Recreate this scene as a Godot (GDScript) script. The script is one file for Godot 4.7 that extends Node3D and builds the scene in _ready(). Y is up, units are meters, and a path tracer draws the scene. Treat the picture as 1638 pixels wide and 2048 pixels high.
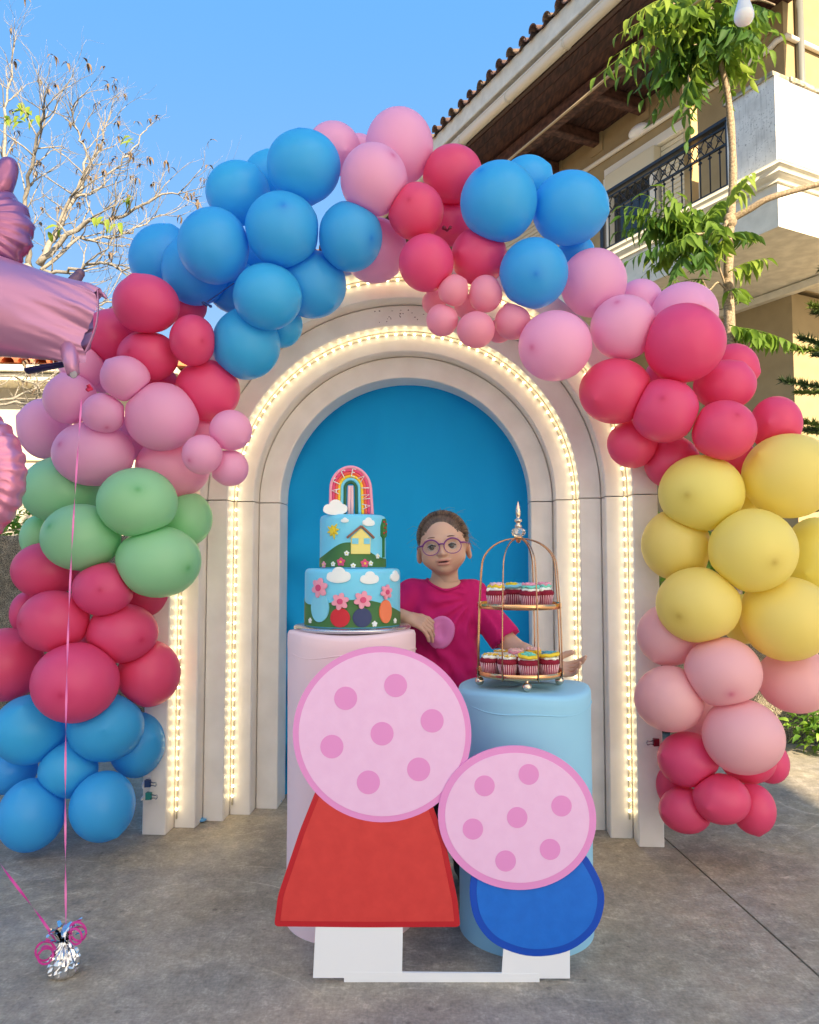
extends Node3D
# A birthday photo corner in a yard: stepped white arch, balloon garland, cake and cupcake stands, house and trees around.

const LENS := 1550.0          # focal length in photo pixels (photo 1638 x 2048)
const PITCH := 3.54           # camera tilt upwards, degrees
const EYE := 1.0
const ARCH_AT := Vector3(-0.044, 0, -2.83)
const ARCH_TURN := -3.9
const SPRING := 1.235

var M := {}
var taken := {}
var nothing: Callable
var rng := RandomNumberGenerator.new()
var noise := FastNoiseLite.new()

const LED := 0.000085

func _ready() -> void:
	rng.seed = 11
	noise.seed = 5
	noise.frequency = 0.05
	noise.fractal_octaves = 2
	# camera
	var cam := Camera3D.new()
	add_child(cam)
	cam.position = Vector3(0, EYE, 0)
	cam.rotation_degrees.x = PITCH
	cam.fov = rad_to_deg(2.0 * atan(1024.0 / LENS))
	cam.near = 0.05
	cam.far = 400.0
	cam.current = true
	# sky, exposure
	var sky := ProceduralSkyMaterial.new()
	sky.sky_top_color = Color8(92, 170, 246)
	sky.sky_horizon_color = Color8(206, 230, 250)
	sky.sky_curve = 0.2
	sky.sky_energy_multiplier = 0.50
	sky.ground_bottom_color = Color8(120, 110, 96)
	sky.ground_horizon_color = Color8(176, 190, 200)
	sky.sun_angle_max = 60.0
	sky.sun_curve = 0.5
	var env := Environment.new()
	env.background_mode = Environment.BG_SKY
	env.sky = Sky.new()
	env.sky.sky_material = sky
	env.tonemap_mode = Environment.TONE_MAPPER_LINEAR
	env.tonemap_exposure = 5.2
	env.sdfgi_enabled = true
	env.ssao_enabled = true
	env.ssil_enabled = true
	var we := WorldEnvironment.new()
	we.environment = env
	add_child(we)
	# low sun from behind the viewer
	var sun := DirectionalLight3D.new()
	sun.light_color = Color(1.0, 0.92, 0.79)
	sun.light_energy = 0.82
	sun.light_angular_distance = 0.5
	sun.shadow_enabled = true
	add_child(sun)
	sun.basis = Basis.looking_at(-Vector3(0.4415, 0.469, 0.7647))

	make_materials()
	make_ground()
	make_house()
	make_other_buildings()
	rough_wall("rough pebbledash garden wall in the shade behind the arch", Vector3(-6.5, 0, -4.3), Vector3(0.9, 0, -4.75), 1.14, 0.2, M.stone)
	rough_wall("low sunlit pebbledash wall beyond the pale pink balloons", Vector3(1.45, 0, -4.45), Vector3(4.6, 0, -4.15), 0.62, 0.2, M.stone)
	make_arch()
	plinth(Vector3(-0.1645, 0, -2.255), 0.182, 0.80, M.plinth_pink, "tall round plinth in a pale pink stretch cover carrying the cake", 0.0)
	plinth(Vector3(0.319, 0, -2.185), 0.181, 0.652, M.plinth_blue, "shorter round plinth in a pale blue stretch cover carrying the cupcake stand", 2.0)
	make_cutout()
	make_girl()
	make_cake()
	make_stand()
	make_cupcakes()
	make_balloons()
	make_foil()
	make_weight()
	make_small_things()
	make_green_tree()
	make_bare_tree()
	make_conifer()
	bush("leafy shrub with sunlit leaves growing along the wall behind the green balloons", Vector3(-3.2, 1.0, -4.9), Vector3(1.5, 0.22, 0.4), 2600, 0.06, M.bush_a)
	bush("bright green bush at the foot of the low sunlit wall", Vector3(2.26, 0, -4.05), Vector3(0.30, 0.15, 0.14), 700, 0.055, M.bush_a)
	bush("dark shrub seen through the gap between the arch and the yellow balloons", Vector3(1.75, 0.2, -4.9), Vector3(0.6, 0.55, 0.3), 1800, 0.07, M.bush_a)

# ---------------------------------------------------------------- small helpers
func at(px: float, py: float, d: float) -> Vector3:
	var t := deg_to_rad(PITCH)
	var x := (px - 819.0) / LENS
	var y := (1024.0 - py) / LENS
	var s := d / (cos(t) - y * sin(t))
	return Vector3(x * s, EYE + s * (y * cos(t) + sin(t)), -d)

func per_px(py: float, d: float) -> float:
	var t := deg_to_rad(PITCH)
	return d / (cos(t) - (1024.0 - py) / LENS * sin(t)) / LENS

func on_ground(px: float, py: float) -> Vector3:
	var a := atan((1024.0 - py) / LENS) + deg_to_rad(PITCH)
	return at(px, py, -EYE / tan(a))

func numbered(called: String) -> String:
	if not taken.has(called):
		taken[called] = 0
		return called
	taken[called] += 1
	return "%s_%03d" % [called, taken[called]]

func tag(o: Node3D, label: String, category: String, group := "") -> Node3D:
	o.set_meta("label", label)
	o.set_meta("category", category)
	if group:
		o.set_meta("group", group)
	return o

func thing(called: String, label: String, category: String, where := Vector3.ZERO, turn := 0.0, group := "") -> Node3D:
	var o := Node3D.new()
	o.name = numbered(called)
	add_child(o)
	o.position = where
	o.rotation_degrees.y = turn
	tag(o, label, category, group)
	return o

func begin() -> SurfaceTool:
	var st := SurfaceTool.new()
	st.begin(Mesh.PRIMITIVE_TRIANGLES)
	return st

func obj(called: String, st: SurfaceTool, material: Material, parent: Node = null) -> MeshInstance3D:
	st.generate_normals()
	return put(called, st.commit(), material, parent)

func put(called: String, mesh: Mesh, material: Material, parent: Node = null) -> MeshInstance3D:
	var o := MeshInstance3D.new()
	o.mesh = mesh
	o.material_override = material
	o.name = called if parent else numbered(called)
	(parent if parent else self).add_child(o, true)
	return o

func struct(o: Node3D) -> Node3D:
	o.set_meta("kind", "structure")
	return o

func mat(r: float, g: float, b: float, rough := 0.6, metal := 0.0) -> StandardMaterial3D:
	var m := StandardMaterial3D.new()
	m.albedo_color = Color(r / 255.0, g / 255.0, b / 255.0)
	m.roughness = rough
	m.metallic = metal
	return m

func tinted(rough := 0.6) -> StandardMaterial3D:
	var m := StandardMaterial3D.new()
	m.vertex_color_use_as_albedo = true
	m.roughness = rough
	return m

func lin(r: float, g: float, b: float) -> Color:
	return Color(r / 255.0, g / 255.0, b / 255.0).srgb_to_linear()

func tri(st: SurfaceTool, a: Vector3, b: Vector3, c: Vector3) -> void:   # counter-clockwise from outside
	st.add_vertex(a)
	st.add_vertex(c)
	st.add_vertex(b)

func quad(st: SurfaceTool, a: Vector3, b: Vector3, c: Vector3, d: Vector3) -> void:
	tri(st, a, b, c)
	tri(st, a, c, d)

func box(st: SurfaceTool, c: Vector3, s: Vector3, bs := Basis.IDENTITY, ch := 0.0) -> void:
	st.set_smooth_group(-1)
	var h := s / 2.0
	if ch <= 0.0:
		var p := []
		for i in 8:
			p.append(c + bs * Vector3(h.x * (1 if i & 1 else -1), h.y * (1 if i & 2 else -1), h.z * (1 if i & 4 else -1)))
		quad(st, p[4], p[5], p[7], p[6]); quad(st, p[1], p[0], p[2], p[3])
		quad(st, p[5], p[1], p[3], p[7]); quad(st, p[0], p[4], p[6], p[2])
		quad(st, p[6], p[7], p[3], p[2]); quad(st, p[0], p[1], p[5], p[4])
		return
	# chamfered: an octagon swept through five levels
	var rings := []
	for lv in [[-h.y, ch], [-h.y + ch, 0.0], [h.y - ch, 0.0], [h.y, ch]]:
		var x: float = h.x - lv[1]
		var z: float = h.z - lv[1]
		var k := ch * 0.7
		rings.append([Vector3(x, lv[0], z - k), Vector3(x, lv[0], -z + k), Vector3(x - k, lv[0], -z), Vector3(-x + k, lv[0], -z), Vector3(-x, lv[0], -z + k), Vector3(-x, lv[0], z - k), Vector3(-x + k, lv[0], z), Vector3(x - k, lv[0], z)].map(func(v): return c + bs * v))
	for r in 3:
		for i in 8:
			var j := (i + 1) % 8
			quad(st, rings[r][i], rings[r][j], rings[r + 1][j], rings[r + 1][i])
	for i in range(1, 7):
		tri(st, rings[3][0], rings[3][i], rings[3][i + 1])
		tri(st, rings[0][0], rings[0][i + 1], rings[0][i])

func skin(st: SurfaceTool, rows: Array, around := false) -> void:   # rows of points, joined by quads; outside is on the side of row x column
	for i in rows.size() - 1:
		var a: PackedVector3Array = rows[i]
		var b: PackedVector3Array = rows[i + 1]
		for j in (a.size() if around else a.size() - 1):
			var k := (j + 1) % a.size()
			quad(st, a[j], a[k], b[k], b[j])

func frame_of(d: Vector3) -> Basis:
	var u := d.cross(Vector3.UP if absf(d.normalized().y) < 0.95 else Vector3.RIGHT).normalized()
	return Basis(u, d.normalized(), u.cross(d.normalized()))

func tube(st: SurfaceTool, pts: Array, radii: Variant, seg := 8, loop := false, flat := 1.0) -> void:
	st.set_smooth_group(0)
	var n := pts.size()
	var rows := []
	var u := Vector3.ZERO
	for i in n:
		var d: Vector3
		if loop:
			d = pts[(i + 1) % n] - pts[(i - 1 + n) % n]
		else:
			d = pts[mini(i + 1, n - 1)] - pts[maxi(i - 1, 0)]
		d = d.normalized()
		if i == 0:
			u = frame_of(d).x
		u = (u - d * u.dot(d)).normalized()
		var w := d.cross(u)
		var r: float = radii[i] if radii is Array else radii
		var row := PackedVector3Array()
		for k in seg:
			var a := TAU * k / seg
			row.append(pts[i] + (u * cos(a) + w * sin(a) * flat) * r)
		rows.append(row)
	if loop:
		rows.append(rows[0])
	skin(st, rows, true)
	if not loop:
		for e in [0, n - 1]:
			var c: Vector3 = pts[e]
			for k in seg:
				var p: Vector3 = rows[e][k]
				var q: Vector3 = rows[e][(k + 1) % seg]
				if e == 0:
					tri(st, c, q, p)
				else:
					tri(st, c, p, q)

func lathe(st: SurfaceTool, prof: Array, seg := 32, where := Vector3.ZERO, bs := Basis.IDENTITY, pleat := 0.0, pleats := 0) -> void:   # prof: [radius, height] from bottom to top
	st.set_smooth_group(0)
	var rows := []
	for p in prof:
		var row := PackedVector3Array()
		for k in seg:
			var a := -TAU * k / seg
			var r: float = p[0]
			if pleats:
				r *= 1.0 + pleat * (1.0 if k % 2 == 0 else -1.0)
			row.append(where + bs * Vector3(r * cos(a), p[1], r * sin(a)))
		rows.append(row)
	skin(st, rows, true)
	
func ball(st: SurfaceTool, c: Vector3, r: Vector3, seg := 16, bs := Basis.IDENTITY) -> void:
	var prof := []
	for i in seg / 2 + 1:
		var a := -PI / 2 + PI * i / (seg / 2)
		prof.append([maxf(cos(a), 0.0005), sin(a)])
	st.set_smooth_group(0)
	var rows := []
	for p in prof:
		var row := PackedVector3Array()
		for k in seg:
			var a := -TAU * k / seg
			row.append(c + bs * (Vector3(p[0] * cos(a), p[1], p[0] * sin(a)) * r))
		rows.append(row)
	skin(st, rows, true)

func area2(p: PackedVector2Array) -> float:
	var s := 0.0
	for i in p.size():
		s += p[i].cross(p[(i + 1) % p.size()])
	return s

func slab(st: SurfaceTool, poly: PackedVector2Array, z0: float, z1: float, map: Callable, smooth_sides := false, strip := 0.0) -> void:   # an outline with thickness; map turns (x, y, z) into a point
	var p := poly.duplicate()
	if area2(p) < 0:
		p.reverse()
	var pieces := [p]
	if strip > 0.0:   # cut into strips so that it can bend round a cylinder
		pieces = []
		var lo := p[0]
		var hi := p[0]
		for v in p:
			lo = lo.min(v)
			hi = hi.max(v)
		var x := lo.x
		while x < hi.x:
			pieces.append_array(Geometry2D.intersect_polygons(p, PackedVector2Array([Vector2(x, lo.y - 1), Vector2(x + strip, lo.y - 1), Vector2(x + strip, hi.y + 1), Vector2(x, hi.y + 1)])))
			x += strip
		var dense := PackedVector2Array()
		for i in p.size():
			var a := p[i]
			var b := p[(i + 1) % p.size()]
			var n := maxi(1, int((b - a).length() / strip))
			for k in n:
				dense.append(a.lerp(b, float(k) / n))
		p = dense
	st.set_smooth_group(1)
	for q in pieces:
		var ix := Geometry2D.triangulate_polygon(q)
		for i in range(0, ix.size(), 3):
			var a: Vector2 = q[ix[i]]
			var b: Vector2 = q[ix[i + 1]]
			var c: Vector2 = q[ix[i + 2]]
			if (b - a).cross(c - a) < 0:
				var sw := b
				b = c
				c = sw
			tri(st, map.call(a.x, a.y, z1), map.call(b.x, b.y, z1), map.call(c.x, c.y, z1))
			tri(st, map.call(a.x, a.y, z0), map.call(c.x, c.y, z0), map.call(b.x, b.y, z0))
	st.set_smooth_group(2 if smooth_sides else -1)
	for i in p.size():
		var a := p[i]
		var b := p[(i + 1) % p.size()]
		quad(st, map.call(a.x, a.y, z0), map.call(b.x, b.y, z0), map.call(b.x, b.y, z1), map.call(a.x, a.y, z1))

func straight(x: float, y: float, z: float) -> Vector3:
	return Vector3(x, y, z)

func oval(cx: float, cy: float, rx: float, ry: float, n := 40, tilt := 0.0) -> PackedVector2Array:
	var p := PackedVector2Array()
	for i in n:
		p.append(Vector2(cx, cy) + Vector2(rx * cos(TAU * i / n), ry * sin(TAU * i / n)).rotated(tilt))
	return p

func rounded(pts: Array, r: float, n := 5) -> PackedVector2Array:   # a polygon with its corners rounded
	var out := PackedVector2Array()
	for i in pts.size():
		var a: Vector2 = pts[(i - 1 + pts.size()) % pts.size()]
		var b: Vector2 = pts[i]
		var c: Vector2 = pts[(i + 1) % pts.size()]
		var p: Vector2 = b + (a - b).normalized() * minf(r, (a - b).length() * 0.45)
		var q: Vector2 = b + (c - b).normalized() * minf(r, (c - b).length() * 0.45)
		for k in n + 1:
			var t := float(k) / n
			out.append(p.lerp(b, t).lerp(b.lerp(q, t), t))
	return out

func curve(pts: Array, n := 8) -> Array:   # Catmull-Rom through points
	var out := []
	for i in pts.size() - 1:
		var a: Vector3 = pts[maxi(i - 1, 0)]
		var b: Vector3 = pts[i]
		var c: Vector3 = pts[i + 1]
		var d: Vector3 = pts[mini(i + 2, pts.size() - 1)]
		for k in n:
			out.append(b.cubic_interpolate(c, a, d, float(k) / n))
	out.append(pts[-1])
	return out

# ---------------------------------------------------------------- computed textures
func noise_image(size: int, freq: float, octaves := 4, kind := FastNoiseLite.TYPE_SIMPLEX_SMOOTH, sd := 1) -> PackedByteArray:
	var f := FastNoiseLite.new()
	f.seed = sd
	f.noise_type = kind
	f.frequency = freq
	f.fractal_octaves = octaves
	if kind == FastNoiseLite.TYPE_CELLULAR:
		f.fractal_type = FastNoiseLite.FRACTAL_NONE
		f.cellular_return_type = FastNoiseLite.RETURN_DISTANCE
	var im := f.get_seamless_image(size, size, false, false, 0.1, true)
	im.convert(Image.FORMAT_L8)
	return im.get_data()

func grey_image(size: int, d: PackedByteArray) -> ImageTexture:
	return ImageTexture.create_from_image(Image.create_from_data(size, size, false, Image.FORMAT_L8, d))

func color_image(size: int, d: PackedByteArray) -> ImageTexture:
	return ImageTexture.create_from_image(Image.create_from_data(size, size, false, Image.FORMAT_RGB8, d))

func speckled(size: int, lo: Color, hi: Color, freq: float, oct := 4, kind := FastNoiseLite.TYPE_SIMPLEX_SMOOTH, sd := 1, gain := 1.0) -> Array:   # [colour texture, height texture]
	var a := noise_image(size, freq, oct, kind, sd)
	var out := PackedByteArray()
	out.resize(size * size * 3)
	for i in size * size:
		var t := clampf((a[i] / 255.0 - 0.5) * gain + 0.5, 0.0, 1.0)
		out[i * 3] = int(lerpf(lo.r8, hi.r8, t))
		out[i * 3 + 1] = int(lerpf(lo.g8, hi.g8, t))
		out[i * 3 + 2] = int(lerpf(lo.b8, hi.b8, t))
	return [color_image(size, out), grey_image(size, a)]

func spread(m: StandardMaterial3D, tiles_per_m: float) -> StandardMaterial3D:   # lay the textures over the thing in world space
	m.uv1_triplanar = true
	m.uv1_world_triplanar = true
	m.uv1_scale = Vector3.ONE * tiles_per_m
	return m

func textured(pair: Array, tiles_per_m: float, rough: float, relief := 0.0) -> StandardMaterial3D:
	var m := StandardMaterial3D.new()
	m.albedo_texture = pair[0]
	m.roughness = rough
	if relief > 0.0:
		m.heightmap_enabled = true
		m.heightmap_texture = pair[1]
		m.heightmap_scale = relief
	return spread(m, tiles_per_m)

func concrete() -> StandardMaterial3D:
	var n := 1536
	var big := noise_image(n, 0.006, 5, FastNoiseLite.TYPE_SIMPLEX_SMOOTH, 3)
	var mid := noise_image(n, 0.03, 4, FastNoiseLite.TYPE_SIMPLEX_SMOOTH, 8)
	var fine := PackedByteArray()
	fine.resize(n * n)
	var last := 128
	for i in n * n:   # grit: short streaks of random grain
		last = (last + (rng.randi() & 255)) / 2
		fine[i] = (last + (fine[i - n] if i >= n else 128)) / 2
	var v := PackedFloat32Array()
	v.resize(n * n)
	for i in n * n:
		var b := big[i] / 255.0 - 0.5
		var m := mid[i] / 255.0 - 0.5
		var f := fine[i] / 255.0 - 0.5
		v[i] = 0.60 + b * 0.13 + m * 0.13 + f * 0.30 + (0.03 if m > 0.14 and f > 0.05 else 0.0)
	# pale trowel sweeps, scuffs and a few dark spots, worn into the surface
	for k in 420:
		var p := Vector2(rng.randf() * n, rng.randf() * n)
		var d := Vector2.from_angle(rng.randf_range(-0.6, 0.6) + (PI if rng.randf() < 0.5 else 0.0))
		var turn := rng.randf_range(-0.012, 0.012)
		var amount := rng.randf_range(0.03, 0.12)
		var steps := int(rng.randf_range(15, 60) if k < 330 else rng.randf_range(110, 260))
		var wide := rng.randf_range(0.5, 1.7)
		for s in steps:
			p += d
			d = d.rotated(turn + rng.randf_range(-0.05, 0.05))
			var a := amount * (1.0 - absf(2.0 * s / steps - 1.0)) * (0.4 + 0.6 * rng.randf())
			for ox in range(-2, 3):
				for oy in range(-2, 3):
					var w := exp(-(ox * ox + oy * oy) / (wide * wide))
					var x := posmod(int(p.x) + ox, n)
					var y := posmod(int(p.y) + oy, n)
					v[y * n + x] += a * w
	for k in 420:
		var cx := rng.randi() % n
		var cy := rng.randi() % n
		var r := rng.randi_range(1, 3)
		for ox in range(-r, r + 1):
			for oy in range(-r, r + 1):
				if ox * ox + oy * oy <= r * r:
					v[posmod(cy + oy, n) * n + posmod(cx + ox, n)] -= 0.1
	var rgb := PackedByteArray()
	rgb.resize(n * n * 3)
	var ro := PackedByteArray()
	ro.resize(n * n)
	for i in n * n:
		var t := clampf(v[i], 0.05, 1.0)
		var warm := (big[n * n - 1 - i] / 255.0 - 0.5) * 0.05
		rgb[i * 3] = int(clampf(t * 1.03 + warm, 0, 1) * 255)
		rgb[i * 3 + 1] = int(clampf(t * 0.965 + warm * 0.6, 0, 1) * 255)
		rgb[i * 3 + 2] = int(clampf(t * 0.865 - warm * 0.3, 0, 1) * 255)
		ro[i] = int(clampf(0.62 - (big[i] / 255.0 - 0.5) * 0.35 + (mid[i] / 255.0 - 0.5) * 0.3, 0.25, 1.0) * 255)
	var m := StandardMaterial3D.new()
	m.albedo_texture = color_image(n, rgb)
	m.roughness = 1.0
	m.roughness_texture = grey_image(n, ro)
	m.roughness_texture_channel = BaseMaterial3D.TEXTURE_CHANNEL_RED
	m.heightmap_enabled = true
	m.heightmap_texture = grey_image(n, fine)
	m.heightmap_scale = 0.08
	return spread(m, 1.0 / 3.7)

# ---------------------------------------------------------------- smooth bodies: a distance field meshed by surface nets
func field(lo: Vector3, hi: Vector3, cell: float) -> Dictionary:
	var n := Vector3i(((hi - lo) / cell).ceil()) + Vector3i.ONE
	var f := PackedFloat32Array()
	f.resize(n.x * n.y * n.z)
	f.fill(1.0)
	return {"lo": lo, "n": n, "cell": cell, "f": f}

func blend(g: Dictionary, lo: Vector3, hi: Vector3, k: float, dist: Callable, cut := false) -> void:
	var n: Vector3i = g.n
	var c: float = g.cell
	var f: PackedFloat32Array = g.f
	var m := k + 2.5 * c
	var a := Vector3i(((lo - Vector3.ONE * m - g.lo) / c).floor()).clamp(Vector3i.ZERO, n)
	var b := Vector3i(((hi + Vector3.ONE * m - g.lo) / c).ceil()).clamp(Vector3i.ZERO, n)
	for z in range(a.z, b.z):
		for y in range(a.y, b.y):
			var row := (z * n.y + y) * n.x
			for x in range(a.x, b.x):
				var d: float = dist.call(g.lo + Vector3(x, y, z) * c)
				var o := f[row + x]
				if cut:
					d = -d
					var h := maxf(k - absf(o - d), 0.0) / k
					f[row + x] = maxf(o, d) + h * h * k * 0.25
				else:
					var h := maxf(k - absf(o - d), 0.0) / k
					f[row + x] = minf(o, d) - h * h * k * 0.25
	g.f = f

func limb(g: Dictionary, a: Vector3, b: Vector3, ra: float, rb: float, k := 0.02) -> void:
	var ab := b - a
	var l2 := maxf(ab.length_squared(), 1e-9)
	var r := Vector3.ONE * maxf(ra, rb)
	blend(g, a.min(b) - r, a.max(b) + r, k, func(p: Vector3) -> float:
		var t := clampf((p - a).dot(ab) / l2, 0.0, 1.0)
		return (p - a - ab * t).length() - lerpf(ra, rb, t))

func lump(g: Dictionary, c: Vector3, r: Vector3, k := 0.01, cut := false, bs := Basis.IDENTITY) -> void:
	var inv := bs.transposed()
	var small := minf(r.x, minf(r.y, r.z))
	var reach := Vector3.ONE * maxf(r.x, maxf(r.y, r.z))
	blend(g, c - reach, c + reach, k, func(p: Vector3) -> float:
		var q := inv * (p - c)
		var k0 := (q / r).length()
		var k1 := (q / (r * r)).length()
		return k0 * (k0 - 1.0) / k1 if k1 > 1e-6 else -small, cut)

func net(g: Dictionary, st: SurfaceTool, place: Transform3D, tint: Callable, warp: Callable, base := 0) -> int:   # adds the surface to st, returns how many vertices
	st.set_smooth_group(0)
	var n: Vector3i = g.n
	var f: PackedFloat32Array = g.f
	var c: float = g.cell
	var at_cell := PackedInt32Array()
	at_cell.resize(n.x * n.y * n.z)
	at_cell.fill(-1)
	var sx := 1
	var sy := n.x
	var sz := n.x * n.y
	var off := [0, sx, sy, sx + sy, sz, sx + sz, sy + sz, sx + sy + sz]
	var edges := [[0, 1], [2, 3], [4, 5], [6, 7], [0, 2], [1, 3], [4, 6], [5, 7], [0, 4], [1, 5], [2, 6], [3, 7]]
	var corner := []
	for i in 8:
		corner.append(Vector3(i & 1, (i >> 1) & 1, (i >> 2) & 1))
	var count := 0
	for z in n.z - 1:
		for y in n.y - 1:
			var row := z * sz + y * sy
			for x in n.x - 1:
				var i := row + x
				var s := 0
				if f[i] < 0: s += 1
				if f[i + sx] < 0: s += 1
				if f[i + sy] < 0: s += 1
				if f[i + sx + sy] < 0: s += 1
				if f[i + sz] < 0: s += 1
				if f[i + sx + sz] < 0: s += 1
				if f[i + sy + sz] < 0: s += 1
				if f[i + sx + sy + sz] < 0: s += 1
				if s == 0 or s == 8:
					continue
				var p := Vector3.ZERO
				var k := 0
				for e in edges:
					var fa := f[i + off[e[0]]]
					var fb := f[i + off[e[1]]]
					if (fa < 0) != (fb < 0):
						p += corner[e[0]].lerp(corner[e[1]], fa / (fa - fb))
						k += 1
				var v: Vector3 = g.lo + (Vector3(x, y, z) + p / k) * c
				if warp.is_valid():
					v = warp.call(v)
				st.set_color(tint.call(v) if tint.is_valid() else Color.WHITE)
				st.add_vertex(place * v)
				at_cell[i] = base + count
				count += 1
	for z in range(1, n.z - 1):
		for y in range(1, n.y - 1):
			for x in range(1, n.x - 1):
				var i := z * sz + y * sy + x
				var here := f[i] < 0
				for ax in 3:
					var j: int = i + [sx, sy, sz][ax]
					if here == (f[j] < 0):
						continue
					var u: int = [sy, sz, sx][ax]
					var w: int = [sz, sx, sy][ax]
					var q := [at_cell[i - u - w], at_cell[i - w], at_cell[i], at_cell[i - u]]
					if q.min() < 0:
						continue
					if not here:
						q.reverse()
					for t in [0, 2, 1, 0, 3, 2]:
						st.add_index(q[t])
	return count

# ---------------------------------------------------------------- the arch, its lights and its cloth
const RING := [0.935, 0.847, 0.765, 0.683, 0.601, 0.512]

func ring_piece(st: SurfaceTool, outer: float, inner: float, front: float, back: float, path: Array) -> void:   # path: [centre, outward] pairs; a chamfered bar swept along it
	var c := 0.0035
	var prof := [Vector2(inner, back), Vector2(inner, front - c), Vector2(inner + c, front), Vector2(outer - c, front), Vector2(outer, front - c), Vector2(outer, back)]
	for k in 6:
		var p: Vector2 = prof[k]
		var q: Vector2 = prof[(k + 1) % 6]
		st.set_smooth_group(k + 1)
		for i in path.size() - 1:
			var a: Array = path[i]
			var b: Array = path[i + 1]
			quad(st, a[0] + a[1] * p.x + Vector3.BACK * p.y, a[0] + a[1] * q.x + Vector3.BACK * q.y, b[0] + b[1] * q.x + Vector3.BACK * q.y, b[0] + b[1] * p.x + Vector3.BACK * p.y)
	st.set_smooth_group(-1)
	for e in [0, path.size() - 1]:
		var w: Array = path[e]
		var pts := prof.map(func(p): return w[0] + w[1] * p.x + Vector3.BACK * p.y)
		for i in range(1, 5):
			if e == 0:
				tri(st, pts[0], pts[i + 1], pts[i])
			else:
				tri(st, pts[0], pts[i], pts[i + 1])

func make_arch() -> void:
	var a := thing("arch_backdrop", "white stepped wooden arch backdrop with five nested rings and two strings of lights", "backdrop arch", ARCH_AT, ARCH_TURN)
	for k in 5:
		var front := -0.08 * k
		var outer: float = RING[k] - (0.0025 if k else 0.0)
		var path := []
		for i in 49:
			var t := PI * i / 48.0
			path.append([Vector3(0, SPRING + 0.002, 0), Vector3(cos(t), sin(t), 0)])
		var st := begin()
		ring_piece(st, outer, RING[k + 1], front, -0.46, path)
		obj("arch_ring", st, M.arch, a)
		for s in [1, -1]:
			st = begin()
			var col := [[Vector3(0, 0.001, 0), Vector3(s, 0, 0)], [Vector3(0, SPRING - 0.002, 0), Vector3(s, 0, 0)]]
			if s < 0:
				col.reverse()
			ring_piece(st, outer, RING[k + 1], front, -0.46, col)
			obj("column_step", st, M.arch, a)
	# scuffs and chips in the paint near the crown and the edges
	var st := begin()
	for k in 26:
		var t := rng.randf_range(1.35, 1.75)
		var r := rng.randf_range(0.70, 0.75)
		ball(st, Vector3(cos(t) * r, SPRING + sin(t) * r, -0.1598), Vector3(rng.randf_range(0.001, 0.004), rng.randf_range(0.001, 0.003), 0.0006), 6)
	var chips := obj("paint_chip", st, M.chip, a)
	chips.set_meta("kind", "stuff")
	led_string("light_string", "string of warm LED lights on the arch's inner ring, round the blue cloth", RING[3] - 0.014, -0.24, 0.075)
	led_string("light_string", "string of warm LED lights on the arch's outer ring, half covered by balloons", RING[1] - 0.014, -0.08, 0.07)
	# blue cloth behind the opening
	var rows := []
	st = begin()
	st.set_smooth_group(0)
	for i in 61:
		var row := PackedVector3Array()
		for j in 57:
			var x := -0.62 + 1.24 * j / 56.0
			var y := 0.004 + 1.84 * i / 60.0
			var side := clampf((-x - 0.16) / 0.4, 0, 1)
			var z := -0.515 + 0.010 * sin(x * 9.0 + y * 1.3)
			var fan := (y - 1.02) / maxf(0.12, x + 0.72)
			z += side * 0.026 * sin(fan * 4.6 + 1.0) * clampf((1.75 - y) * 1.4, 0.1, 1) + 0.004 * sin(x * 31 + sin(y * 4.0)) * side
			z += 0.008 * sin(x * 14.0 + 2.0 + y * 0.6) * clampf((x - 0.30) * 5, 0, 1)
			z += 0.010 * noise.get_noise_2d(x * 90, y * 50)
			row.append(Vector3(x, y, z))
		rows.append(row)
	skin(st, rows)
	var cl := obj("blue_cloth", st, M.cloth)
	cl.position = ARCH_AT
	cl.rotation_degrees.y = ARCH_TURN
	tag(cl, "bright blue cloth hung behind the arch opening, with folds down one side", "cloth")

func led_string(called: String, label: String, r: float, z: float, foot: float) -> void:
	var o := thing(called, label, "string lights", ARCH_AT, ARCH_TURN, "strings of lights on the arch")
	var pts := []
	var step := 0.0375
	var y := foot
	while y < SPRING:
		pts.append(Vector3(-r, y, z))
		y += step
	var n := int(PI * r / step)
	for i in n:
		var t := PI - PI * (i + 0.3) / n
		pts.append(Vector3(cos(t) * r, SPRING + sin(t) * r, z))
	y = SPRING - 0.01
	while y > foot:
		pts.append(Vector3(r, y, z))
		y -= step
	var st := begin()
	var tape := []
	for i in pts.size():
		tape.append(pts[i] + Vector3(rng.randf_range(-0.0012, 0.0012), 0, 0.0045))
	tape.push_front(tape[0] + Vector3(0, -0.035, 0.002))
	tape.push_back(tape[-1] + Vector3(0, -0.03, 0.002))
	tube(st, tape, 0.0034, 6)
	obj("tape", st, M.tape, o)
	st = begin()
	ball(st, Vector3.ZERO, Vector3(0.0055, 0.0055, 0.0035), 8)
	st.generate_normals()
	var bead := st.commit()
	for i in pts.size():
		var b := put("led", bead, M.led, o)
		b.position = tape[i + 1] + Vector3(0, 0, 0.0035)
		var l := OmniLight3D.new()
		l.light_color = Color(1.0, 0.91, 0.71)
		l.light_energy = LED
		l.omni_range = 3.0
		l.omni_attenuation = 2.0
		l.light_size = 0.004
		l.shadow_enabled = true
		l.position = b.position + Vector3(0, 0, 0.0032)
		o.add_child(l, true)

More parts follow.
